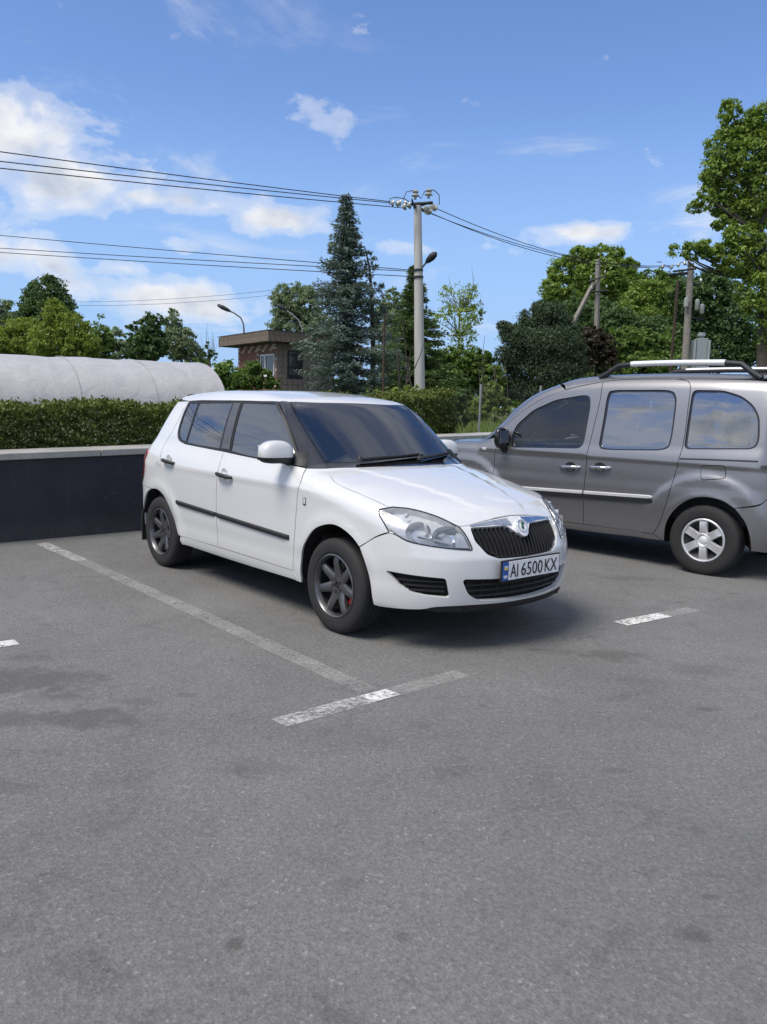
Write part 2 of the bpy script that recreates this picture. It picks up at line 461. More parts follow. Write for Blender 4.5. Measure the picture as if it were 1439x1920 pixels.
STAINS = [(1.36, 4.55, .20, .12, .55), (1.07, 4.61, .12, .06, .32), (1.79, 4.35, .22, .12, .32), (1.41, 4.10, .18, .10, .18), (-1.74, 3.86, .34, .20, .66), (-1.28, 3.41, .26, .13, .62), (-1.65, 3.35, .25, .10, .55), (-1.5, 3.65, .14, .05, .5), (-1.15, 3.62, .12, .05, .4), (-.92, 3.72, .06, .03, .4), (-1.9, 4.2, .2, .06, .25),
          (0.89, 2.03, .055, .035, .7), (-0.36, 1.94, .022, .025, .75), (0.08, 1.99, .025, .022, .55), (1.00, 2.21, .03, .012, .6), (-.07, 2.23, .06, .03, .3), (1.60, 3.74, .05, .03, .6), (.96, 3.03, .06, .02, .4), (-.49, 2.96, .18, .08, .25),
          (-1.37, 2.76, .14, .05, .3), (2.27, 5.95, .06, .03, .6), (2.83, 6.32, .06, .03, .5), (2.18, 6.79, .3, .08, .35), (.92, 4.63, .06, .03, .5), (.67, 4.72, .07, .03, .45), (.88, 4.78, .05, .02, .45), (-.06, 1.70, .05, .03, .35)]
make_materials()
M = MATS
# ------------------------------------------------------------------ car bodies: smooth implicit shapes, cut into panels
def cr(xs, ys):
    xs = np.array(xs, float); ys = np.array(ys, float)
    h = np.diff(xs); d = np.diff(ys) / h
    m_ = np.zeros_like(ys); m_[0] = d[0]; m_[-1] = d[-1]
    for i in range(1, len(xs) - 1):
        m_[i] = 0 if d[i - 1] * d[i] <= 0 else (h[i - 1] + h[i]) * 3 / ((2 * h[i] + h[i - 1]) / d[i - 1] + (h[i] + 2 * h[i - 1]) / d[i])
    def f(x):
        x = np.asarray(x, float); i = np.clip(np.searchsorted(xs, x) - 1, 0, len(xs) - 2)
        hh = h[i]; t = (x - xs[i]) / hh; t_ = np.clip(t, 0, 1); o = t - t_
        a = 2 * t_**3 - 3 * t_**2 + 1; b = t_**3 - 2 * t_**2 + t_; c = -2 * t_**3 + 3 * t_**2; e = t_**3 - t_**2
        return a * ys[i] + b * hh * m_[i] + c * ys[i + 1] + e * hh * m_[i + 1] + o * hh * np.where(o > 0, m_[i + 1], m_[i])
    return f


def smax(a, b, k):
    h = np.maximum(k - np.abs(a - b), 0) / k
    return np.maximum(a, b) + h * h * k * .25


def smin(a, b, k): return -smax(-a, -b, k)


def sstep(t): t = np.clip(t, 0, 1); return t * t * (3 - 2 * t)


# small hatchback (x forward from the front axle, y across, z up)
F_W = cr([.16, .22, .30, .42, .55, .68, .80, .865, .885, .94, 1.0, 1.06, 1.12], [.70, .765, .788, .802, .812, .817, .8185, .8175, .8125, .795, .774, .752, .735])
F_P = cr([-3.2, -3.0, -2.7, -2.4, -2.0, -1.2, -.4, .1, .3, .45, .6, .75, .9], [-.13, -.075, -.02, -.006, -.001, 0, 0, -.006, -.022, -.046, -.088, -.15, -.25])
F_X = cr([.14, .20, .26, .34, .46, .55, .60, .66, .72, .80], [.76, .82, .855, .875, .886, .882, .868, .852, .832, .78])
F_T = cr([-3.3, -2.6, -1.5, -.6, -.242, 0, .2, .4, .6, .75, .83, .95], [1.06, 1.10, 1.07, 1.035, 1.013, .978, .940, .895, .835, .780, .74, .66])
F_R = cr([.2, .3, .5, .68, .75, .95, 1.1], [-3.08, -3.115, -3.135, -3.125, -3.075, -3.03, -2.96])
G_Y = cr([.9, 1.0, 1.1, 1.2, 1.3, 1.4, 1.5], [.81, .783, .755, .718, .675, .625, .575])
G_P = cr([-3.0, -2.4, -2.0, -1.5, -1.0, -.5, 0], [-.07, -.022, -.006, 0, -.002, -.012, -.03])
G_F = cr([.90, .98, 1.1, 1.25, 1.391, 1.5], [-.13, -.242, -.395, -.585, -.770, -.93])
G_R = cr([.9, 1.0, 1.2, 1.4, 1.5], [-3.04, -2.97, -2.815, -2.665, -2.58])
G_T = cr([-2.9, -2.65, -2.2, -1.8, -1.4, -1.1, -.85, -.6], [1.418, 1.456, 1.498, 1.514, 1.512, 1.488, 1.452, 1.402])


def F_hatch(p):
    x, y, z = p[..., 0], np.abs(p[..., 1]), p[..., 2]
    fl = 0
    for cx in (0., -2.451):
        r = np.hypot(x - cx, z - .305)
        fl = fl + .012 * np.exp(-((r - .385) / .055)**2)
    crease = .006 * sstep((z - .80 + .03 * x) / .06) * sstep((1.0 - z) / .08)
    side = y - (F_W(z) + F_P(x) + fl + crease * .6 - .004 * np.exp(-((z - .42) / .05)**2))
    front = (x - (F_X(z) - .41 * y**2 - .30 * y**6)) * .9
    yc = .20 + (.70 - x) * .30                                   # hood ridges run from the badge to the pillars
    ridge = .006 * sstep((yc - y) / .05) * sstep((x + .3) / .1)
    top = z - (F_T(x) + ridge - .003 - (.075 + .04 * np.clip((x + .3) / .5, 0, 1)) * y**2 - .03 * y**6)
    rear = (F_R(z) + .20 * y**2 + .25 * y**6 - x) * .9
    low = smax(smax(smax(side, top, .10), smax(front, rear, .01), .16), .225 - z, .03)
    gs = (y - (G_Y(z) + G_P(x))) * .93
    gf = (x - (G_F(z) - .22 * y**2 - .25 * y**6)) * .62
    gr = (G_R(z) + .30 * y**2 + .3 * y**6 - x) * .85
    gt = z - (G_T(x) - .05 * y**2 - .12 * y**4)
    g = smax(smax(smax(gs, gt, .07), gf, .035), gr, .06)
    return smin(low, np.maximum(g, .90 - z), .05)


# tall leisure van
K_W = cr([.16, .24, .32, .45, .62, .80, .95, 1.03, 1.10], [.78, .845, .870, .888, .900, .900, .893, .880, .862])
K_P = cr([-3.33, -3.1, -2.7, -2.2, -.7, -.1, .2, .45, .65, .85], [-.06, -.03, -.008, 0, 0, -.004, -.02, -.06, -.12, -.22])
K_T = cr([-3.4, -.3, .1, .4, .6, .75, .85, .92], [1.20, 1.115, 1.10, 1.08, 1.045, .98, .89, .75])
K_F = cr([.16, .25, .45, .6, .75, .85], [.80, .85, .88, .87, .84, .78])
K_R = cr([.2, .4, .7, 1.0, 1.3, 1.75], [-3.30, -3.34, -3.32, -3.30, -3.27, -3.2])
KG_Y = cr([.95, 1.05, 1.15, 1.3, 1.5, 1.65, 1.75], [.895, .874, .853, .818, .768, .722, .685])
KG_P = cr([-3.33, -3.0, -2.6, -1.0, -.5, 0], [-.05, -.02, -.004, 0, -.01, -.03])
KG_F = cr([.95, 1.02, 1.106, 1.281, 1.436, 1.586, 1.696], [.32, .23, .10, -.11, -.28, -.51, -.78])
KG_T = cr([-3.4, -2.9, -2.2, -1.6, -1.2, -.9, -.6, -.3], [1.765, 1.795, 1.810, 1.802, 1.772, 1.728, 1.65, 1.53])


def F_van(p):
    x, y, z = p[..., 0], np.abs(p[..., 1]), p[..., 2]
    fl = 0
    for cx in (0., -2.697):
        r = np.hypot(x - cx, z - .305)
        fl = fl + .020 * sstep((.63 - r) / .085) + .006 * np.exp(-((r - .40) / .035)**2)
    side = y - (K_W(z) + K_P(x) + fl - .006 * sstep((.98 - z) / .04) * sstep((z - .70) / .1))
    top = z - (K_T(x) - .07 * y**2 - .04 * y**6)
    front = (x - (K_F(z) - .32 * y**2 - .25 * y**6)) * .9
    rear = K_R(z) + .10 * y**2 + .1 * y**6 - x
    low = smax(smax(smax(side, top, .10), smax(front, rear, .01), .16), .215 - z, .03)
    gs = (y - (KG_Y(z) + KG_P(x))) * .95
    gf = (x - (KG_F(z) - .42 * y**2 - .2 * y**6)) * .7
    gr = K_R(z) + .10 * y**2 + .12 * y**6 - x
    gt = z - (KG_T(x) - .03 * y**2 - .06 * y**4)
    g = smax(smax(smax(gs, gt, .13), gf, .10), gr, .10)
    return smin(low, np.maximum(g, 1.0 - z), .05)


class Par:
    """parallel projection along d (pointing out of the car)"""
    def __init__(s, d):
        d = np.array(d, float); s.d = d / np.linalg.norm(d)
        a = np.cross((0, 0, 1.), s.d)
        if np.linalg.norm(a) < .2: a = np.array((0, 1., 0))
        s.a = a / np.linalg.norm(a); s.b = np.cross(s.d, s.a)
    def to(s, P): P = np.asarray(P, float); return np.stack([P @ s.a, P @ s.b], -1)
    def rays(s, q): o = q[:, :1] * s.a + q[:, 1:] * s.b + s.d * 5.0; return o, np.repeat(-s.d[None], len(q), 0)


class Cyl:
    """rays towards a vertical axis through (x0, 0)"""
    def __init__(s, x0, R=.8, back=False): s.x0, s.R, s.sg = x0, R, (-1. if back else 1.)
    def to(s, P):
        P = np.asarray(P, float)
        return np.stack([np.arctan2(P[:, 1], s.sg * (P[:, 0] - s.x0)) * s.R * s.sg, P[:, 2]], -1)
    def rays(s, q):
        th = q[:, 0] / s.R * s.sg
        d = np.stack([s.sg * np.cos(th), np.sin(th), 0 * th], -1)
        return d * 3.0 + np.stack([0 * th + s.x0, 0 * th, q[:, 1]], -1), -d


def trace(F, o, d, tmax=6.0):
    t = np.zeros(len(o)); best = np.full(len(o), 9.); bt = t.copy()
    for i in range(80):
        v = F(o + d * t[:, None])
        up = np.abs(v) < best; best = np.where(up, np.abs(v), best); bt = np.where(up, t, bt)
        t = np.clip(t + np.clip(v * .72, -.12, .16), 0, tmax)
    return o + d * bt[:, None]


def normal(F, P):
    e = 2e-3; g = np.stack([F(P + np.eye(3)[i] * e) - F(P - np.eye(3)[i] * e) for i in range(3)], -1)
    return g / np.maximum(np.linalg.norm(g, axis=1, keepdims=True), 1e-9)


def spline(pts, step=.02, close=False):
    """smooth curve through the points, resampled"""
    P = np.array(pts, float)
    if len(P) == 2:
        n = max(1, int(np.linalg.norm(P[1] - P[0]) / step)); return [P[0] + (P[1] - P[0]) * k / n for k in range(n + 1)]
    E_ = np.concatenate([P[-1:], P, P[:2]]) if close else np.concatenate([2 * P[:1] - P[1:2], P, 2 * P[-1:] - P[-2:-1]])
    out = []
    for i in range(1, len(E_) - 2):
        a, b, c, d = E_[i - 1:i + 3]
        n = max(2, int(np.linalg.norm(c - b) / step))
        for k in range(n):
            t = k / n
            out.append(.5 * (2 * b + (c - a) * t + (2 * a - 5 * b + 4 * c - d) * t * t + (3 * b - a - 3 * c + d) * t**3))
    if not close: out.append(P[-1])
    return out


def rounded(pts, r=.03, n=5):
    """polygon with rounded corners"""
    P = [np.array(q, float) for q in pts]; out = []
    for i, q in enumerate(P):
        a, b = P[i - 1], P[(i + 1) % len(P)]
        va, vb = a - q, b - q
        ra = min(r, .45 * np.linalg.norm(va)); rb = min(r, .45 * np.linalg.norm(vb))
        p0 = q + va / np.linalg.norm(va) * ra; p2 = q + vb / np.linalg.norm(vb) * rb
        out += [(1 - t)**2 * p0 + 2 * t * (1 - t) * q + t * t * p2 for t in np.linspace(0, 1, n)]
    return dense(out)


def dense(pts, step=.025):
    out = []
    for i, q in enumerate(pts):
        b = pts[(i + 1) % len(pts)]; n = max(1, int(np.linalg.norm(np.asarray(b) - q) / step))
        out += [np.asarray(q) + (np.asarray(b) - q) * k / n for k in range(n)]
    return out


def loop(*segs):
    """joins smooth segments; shared end points are dropped"""
    out = []
    for s in segs:
        for q in spline(s):
            if not out or np.linalg.norm(q - out[-1]) > 1e-4: out.append(q)
    if np.linalg.norm(out[0] - out[-1]) < 1e-4: out.pop()
    return out


def mir(pts): return [(p[0], -p[1], p[2]) for p in reversed(pts)]


def inside(q, poly):
    x, y = q[:, 0], q[:, 1]; r = np.zeros(len(q), bool)
    for i in range(len(poly)):
        (x1, y1), (x2, y2) = poly[i - 1], poly[i]
        c = (y1 > y) != (y2 > y)
        r ^= c & (x < (x2 - x1) * (y - y1) / ((y2 - y1) if y2 != y1 else 1e-12) + x1)
    return r


def area2(P): x, y = P[:, 0], P[:, 1]; return .5 * np.sum(x * np.roll(y, -1) - np.roll(x, -1) * y)


def offset2(P, e):
    """moves a closed 2D outline inwards by e"""
    if area2(P) < 0: P = P[::-1]
    t = np.roll(P, -1, 0) - np.roll(P, 1, 0); t /= np.maximum(np.linalg.norm(t, axis=1, keepdims=True), 1e-9)
    return P + np.stack([-t[:, 1], t[:, 0]], -1) * e


class Body:
    def __init__(s, F, root): s.F, s.root = F, root
    def on(s, x, y, z):
        """a point on the body: the coordinate given as None is found"""
        if y is None or isinstance(y, str):
            sg = 1. if y == '+' else -1.
            return trace(s.F, np.array([[x, sg * 3, z]]), np.array([[0, -sg, 0.]]))[0]
        if z is None: return trace(s.F, np.array([[x, y, 4.]]), np.array([[0, 0, -1.]]))[0]
        return trace(s.F, np.array([[4., y, z]]), np.array([[-1., 0, 0]]))[0]
    def mesh(s, outline, proj, holes=(), gap=.0031, depth=.016, grid=.035, lift=0.0, inner=True, clip=None):
        L2 = [offset2(proj.to(outline), gap)]
        for hq in holes: L2.append(offset2(proj.to(hq), -gap))
        verts, edges = [], []
        for q in L2:
            b = len(verts); verts += [tuple(v) for v in q]; edges += [(b + i, b + (i + 1) % len(q)) for i in range(len(q))]
        mn, mx_ = L2[0].min(0), L2[0].max(0)
        gx, gy = np.meshgrid(np.arange(mn[0], mx_[0], grid), np.arange(mn[1], mx_[1], grid)); gx[1::2] += grid / 2
        g = np.stack([gx.ravel(), gy.ravel()], -1)
        if len(g):
            k = inside(g, L2[0])
            for q in L2[1:]: k &= ~inside(g, q)
            g = g[k]; B = np.array(verts)
            if len(g):
                dm = np.min(np.hypot(g[:, None, 0] - B[None, :, 0], g[:, None, 1] - B[None, :, 1]), 1)
                g = g[dm > grid * .45]
        verts += [tuple(v) for v in g]
        vo, eo, fo, *_ = delaunay_2d_cdt([Vector(v) for v in verts], edges, [], 0, 1e-6)
        V2 = np.array([tuple(v) for v in vo]); T = np.array([t for t in fo if len(t) == 3])
        c = V2[T].mean(1); k = inside(c, L2[0])
        for q in L2[1:]: k &= ~inside(c, q)
        T = T[k]
        o, d = proj.rays(V2); P = trace(s.F, o, d); N = normal(s.F, P)
        P = P + N * lift
        # wind triangles outwards
        fn = np.cross(P[T[:, 1]] - P[T[:, 0]], P[T[:, 2]] - P[T[:, 0]])
        fl = np.sum(fn * N[T].mean(1), 1) < 0; T[fl] = T[fl][:, ::-1]
        used = np.unique(T); rm = -np.ones(len(P), int); rm[used] = np.arange(len(used)); P, N, T = P[used], N[used], rm[T]
        if depth <= 0: return P, N, T, [0] * len(T)
        e = {}
        for t in T:
            for i in range(3):
                a, b = t[i], t[(i + 1) % 3]; e[(a, b)] = 1
        bd = [(a, b) for (a, b) in e if (b, a) not in e]
        n0 = len(P); V = [P]; NN = [N]; FF = [T]; mi = [0] * len(T)
        ids = sorted({a for ab in bd for a in ab}); rid = {a: i for i, a in enumerate(ids)}
        Pb = P[ids]; Nb = N[ids]
        V += [Pb, Pb - Nb * depth]
        tn = np.zeros_like(Pb)
        for a, b in bd:
            w = np.cross(P[b] - P[a], N[a]); w /= max(np.linalg.norm(w), 1e-9); tn[rid[a]] += w; tn[rid[b]] += w
        tn /= np.maximum(np.linalg.norm(tn, axis=1, keepdims=True), 1e-9)
        NN += [tn, tn]; m_ = len(ids)
        q = np.array([[n0 + rid[b], n0 + rid[a], n0 + m_ + rid[a]] for a, b in bd] + [[n0 + rid[b], n0 + m_ + rid[a], n0 + m_ + rid[b]] for a, b in bd])
        FF.append(q); mi += [0] * len(q)
        if inner:
            V.append(P - N * depth); NN.append(-N); FF.append(T[:, ::-1] + n0 + 2 * m_); mi += [1] * len(T)
        return np.concatenate(V), np.concatenate(NN), np.concatenate(FF), mi
    def obj(s, name, geo, mats, parent, flip=False):
        V, N, T, mi = geo
        V, N, T = V.copy(), N.copy(), T.copy()
        if flip: V[:, 1] *= -1; N[:, 1] *= -1; T = T[:, ::-1]
        me = np_mesh(name, V, np.ascontiguousarray(T), True)
        o = link(name, me, mats, parent if parent is not None else s.root)
        me.polygons.foreach_set('material_index', np.array(mi, np.int32))
        me.normals_split_custom_set_from_vertices(N.tolist())
        return o
    def panel(s, name, outline, proj, m_, parent=None, mirror=False, inner_mat=None, **kw):
        geo = s.mesh(outline, proj, **kw)
        mats = [m_] + ([inner_mat or M['cabin']] if kw.get('depth', .014) > 0 and kw.get('inner', True) else [])
        a = s.obj(name, geo, mats, parent if not isinstance(parent, tuple) else parent[0])
        if not mirror: return a
        return a, s.obj(name, geo, mats, parent if not isinstance(parent, tuple) else parent[1], True)


def reseat(o, parent):
    o.parent = parent
    return o


def wheel(root, x, y, z, R, W, rim_r, side, build_rim, tread=True):
    """wheel = hub drum > tyre, rim ...; side is +1 when the outer face looks to +y"""
    b = MB(); b.lathe([(.0, -.05), (rim_r * .80, -.05), (rim_r * .80, -.02), (.0, -.02)], 28)
    h = b.build('wheel', M['brake_steel'], root, smooth=True, fix=True)
    h.location = (x, y, z); h.scale = (1, side, 1)
    b = MB(); hw = W / 2
    prof = [(rim_r, -hw * .82), (rim_r + .012, -hw * .92), ((rim_r + R) / 2, -hw), (R - .022, -hw * .93), (R - .006, -hw * .80), (R, -hw * .62)]
    pr = prof + [(R, -hw * .34), (R - .007, -hw * .33), (R - .007, -hw * .27), (R, -hw * .26), (R, hw * -.02), (R - .007, -hw * .01), (R - .007, hw * .05), (R, hw * .06), (R, hw * .30), (R - .007, hw * .31), (R - .007, hw * .37), (R, hw * .38)]
    pr += [(r_, -h_) for r_, h_ in reversed(prof)]
    i_ = pr.index((R, hw * .62)) if (R, hw * .62) in pr else -1
    sh = [(rim_r + .006, hw * .86), (rim_r + .003, hw * .80)]
    pr = pr[:-1] + [(rim_r + .020, hw * .955), (rim_r + .016, hw * .94), (rim_r + .012, hw * .92)] + sh
    b.lathe(pr, 56); t = b.build('tyre', M['tyre'], h, smooth=True, fix=True)
    build_rim(h, rim_r, hw)
    return h


def spoke_rim(n, mtl, a0, w_in, w_out, r_in, dish, caliper=None):
    def f(h, rr, hw):
        b = MB(); y0 = hw * .80
        b.lathe([(rr + .004, y0 - .03), (rr + .006, y0 + .012), (rr - .002, y0 + .016), (rr - .010, y0 + .008), (rr - .016, y0 - .02), (rr + .002, y0 - .035)], 64, close=True)
        d_ = MB(); d_.lathe([(rr - .004, y0 - .022), (rr - .026, -hw * .55), (rr * .6, -hw * .6)], 48); d_.build('rim_barrel', M['dark_trim'], h, smooth=True)
        for k in range(n):
            a = a0 + 2 * math.pi * k / n; ca, sa = math.cos(a), math.sin(a)
            rows = []
            for t in np.linspace(0, 1, 7):
                r = r_in + (rr - .008 - r_in) * t
                w = w_in + (w_out - w_in) * t + .012 * max(0, t - .8) / .2 + .012 * max(0, .2 - t) / .2
                yy = y0 - dish * (1 - t)**1.3 + .004 - .016 * t**6
                rows.append((r, w / 2, yy))
            vs, fs = [], []
            for (r, w, yy) in rows:
                for (dw, dy) in ((-w, -.030), (-w, -.008), (-w * .62, .0), (0, .0045), (w * .62, .0), (w, -.008), (w, -.030)):
                    vs.append((r * ca - dw * sa, yy + dy, r * sa + dw * ca))
            for i in range(6):
                for j in range(6):
                    fs.append((i * 7 + j, i * 7 + j + 1, i * 7 + 8 + j, i * 7 + 7 + j))
            b.add(vs, fs)
        yh = y0 - dish
        b.lathe([(r_in + .012, yh - .03), (r_in + .010, yh + .002), (r_in * .72, yh + .010), (r_in * .45, yh + .008), (r_in * .40, yh - .004), (0.002, yh - .004)], 40)
        b.build('rim', M[mtl], h, smooth=True, fix=True)
        c = MB(); c.lathe([(r_in * .34, yh - .003), (r_in * .32, yh + .004), (r_in * .1, yh + .006), (.001, yh + .006)], 24)
        c.build('hub_cap', M['dark_trim' if caliper else mtl], h, smooth=True, fix=True)
        if caliper:
            c = MB()
            for k in range(5):
                a = a0 + .3 + 2 * math.pi * k / 5
                p = (r_in * .70 * math.cos(a), yh + .006, r_in * .70 * math.sin(a))
                c.lathe([(.0085, 0), (.0085, .006), (.001, .006)], 8, c=p)
            c.build('wheel_bolt', M['dark_trim'], h, fix=True)
            c = MB(); c.lathe([(rr * .72, .0), (rr * .72, .014), (rr * .30, .014), (rr * .30, .0)], 40); c.build('brake_disc', M['brake_steel'], h, smooth=True, fix=True)
            c = MB(); R_ = Matrix.Rotation(math.radians(-caliper), 3, 'Y'); c.box(R_ @ Vector((rr * .70, .012, 0)), (.052, .050, .12), R_)
            c.build('brake_caliper', M['caliper_red'], h, bevel=.008, fix=True)
    return f


def hubcap_rim(a0):
    """silver six-spoke trim with windows, over a black steel wheel"""
    def f(h, rr, hw):
        b = MB(); y0 = hw * .80
        b.lathe([(rr + .005, y0 - .03), (rr + .005, y0 + .004), (rr - .03, y0 - .02), (rr * .5, y0 - .05), (.002, y0 - .05)], 48)
        b.build('steel_rim', M['dark_trim'], h, smooth=True, fix=True)
        b = MB()
        b.lathe([(rr + .004, y0 + .004), (rr + .002, y0 + .014), (rr - .006, y0 + .018), (rr - .016, y0 + .014), (rr - .018, y0 + .002)], 64)
        n = 6
        for k in range(n):
            a = a0 + 2 * math.pi * k / n; ca, sa = math.cos(a), math.sin(a); vs, fs = [], []
            rows = np.linspace(0, 1, 8)
            for t in rows:
                r = .052 + (rr - .010 - .052) * t
                w = .030 + .004 * t + .008 * max(0, t - .8) / .2 + .006 * max(0, .25 - t) / .25
                yy = y0 + .012 + .010 * math.sin(math.pi * min(1, t * 1.05)) - .004
                for (dw, dy) in ((-w - .005, -.028), (-w, -.004), (-w * .9, .0), (0, -.003), (w * .9, .0), (w, -.004), (w + .005, -.028)):
                    vs.append((r * ca - dw * sa, yy + dy, r * sa + dw * ca))
            for i in range(7):
                for j in range(6):
                    fs.append((i * 7 + j, i * 7 + j + 1, i * 7 + 8 + j, i * 7 + 7 + j))
            b.add(vs, fs)
        b.lathe([(.070, y0 - .012), (.066, y0 + .008), (.056, y0 + .012), (.050, y0 + .004), (.036, y0 - .002)], 40)
        b.build('wheel_trim', M['hubcap_silver'], h, smooth=True, fix=True)
        b = MB(); b.lathe([(.037, y0 - .002), (.034, y0 + .006), (.026, y0 + .010), (.001, y0 + .012)], 32)
        b.build('centre_cap', M['satin_silver'], h, smooth=True, fix=True)
    return f


def text_mesh(txt, size, sx=1.0, depth=.0012, space=1.0):
    cu = bpy.data.curves.new('lettering', 'FONT'); cu.body = txt; cu.size = size; cu.extrude = depth; cu.resolution_u = 3
    cu.align_x = 'LEFT'; cu.space_character = space
    o = bpy.data.objects.new('lettering', cu); COL.objects.link(o)
    dg = bpy.context.evaluated_depsgraph_get(); dg.update()
    me = bpy.data.meshes.new_from_object(o.evaluated_get(dg)); bpy.data.objects.remove(o)
    n = len(me.vertices); co = np.empty(n * 3, np.float32); me.vertices.foreach_get('co', co); co = co.reshape(-1, 3); co[:, 0] *= sx
    me.vertices.foreach_set('co', co.ravel())
    return me, co[:, 0].min(), co[:, 0].max()


def seat(root, x, y, w, z0, m_, rest=True):
    b = MB(); b.box((x, y, z0 + .09), (.50, w, .16))
    s_ = b.build('seat', m_, root, bevel=.04, seg=3, fix=True, smooth=True)
    R_ = Matrix.Rotation(math.radians(-14), 3, 'Y')
    b = MB(); b.box((x - .33, y, z0 + .42), (.14, w * .96, .62), R_)
    b.build('backrest', m_, s_, bevel=.045, seg=3, fix=True, smooth=True)
    if rest:
        for dy in ([0] if w < .7 else [-.42, .42]):
            b = MB(); b.box((x - .44, y + dy, z0 + .83), (.09, .25, .17), R_)
            b.build('headrest', m_, s_, bevel=.035, seg=3, fix=True, smooth=True)
    return s_


def steering(root, x, y, z, tilt):
    Rm = Matrix.Rotation(math.radians(tilt), 3, 'Y'); b = MB()
    pts = [Vector((x, y, z)) + Rm @ Vector((0, .185 * math.cos(a), .185 * math.sin(a))) for a in np.linspace(0, 2 * math.pi, 29)]
    b.tube(pts, .014, 8, cap=False)
    b.tube([Vector((x, y - .17, z)), Vector((x, y, z)) + Rm @ Vector((.03, 0, 0)), Vector((x, y + .17, z))], .016, 6)
    b.tube([Vector((x, y, z)), Vector((x + .25, y, z - .08))], .035, 8)
    return b.build('steering_wheel', M['dark_trim'], root, smooth=True, fix=True)


def curve_tube(name, pts, rad, m_, parent, n=8):
    b = MB(); b.tube(pts, rad, n); return b.build(name, m_, parent, smooth=True, fix=True)


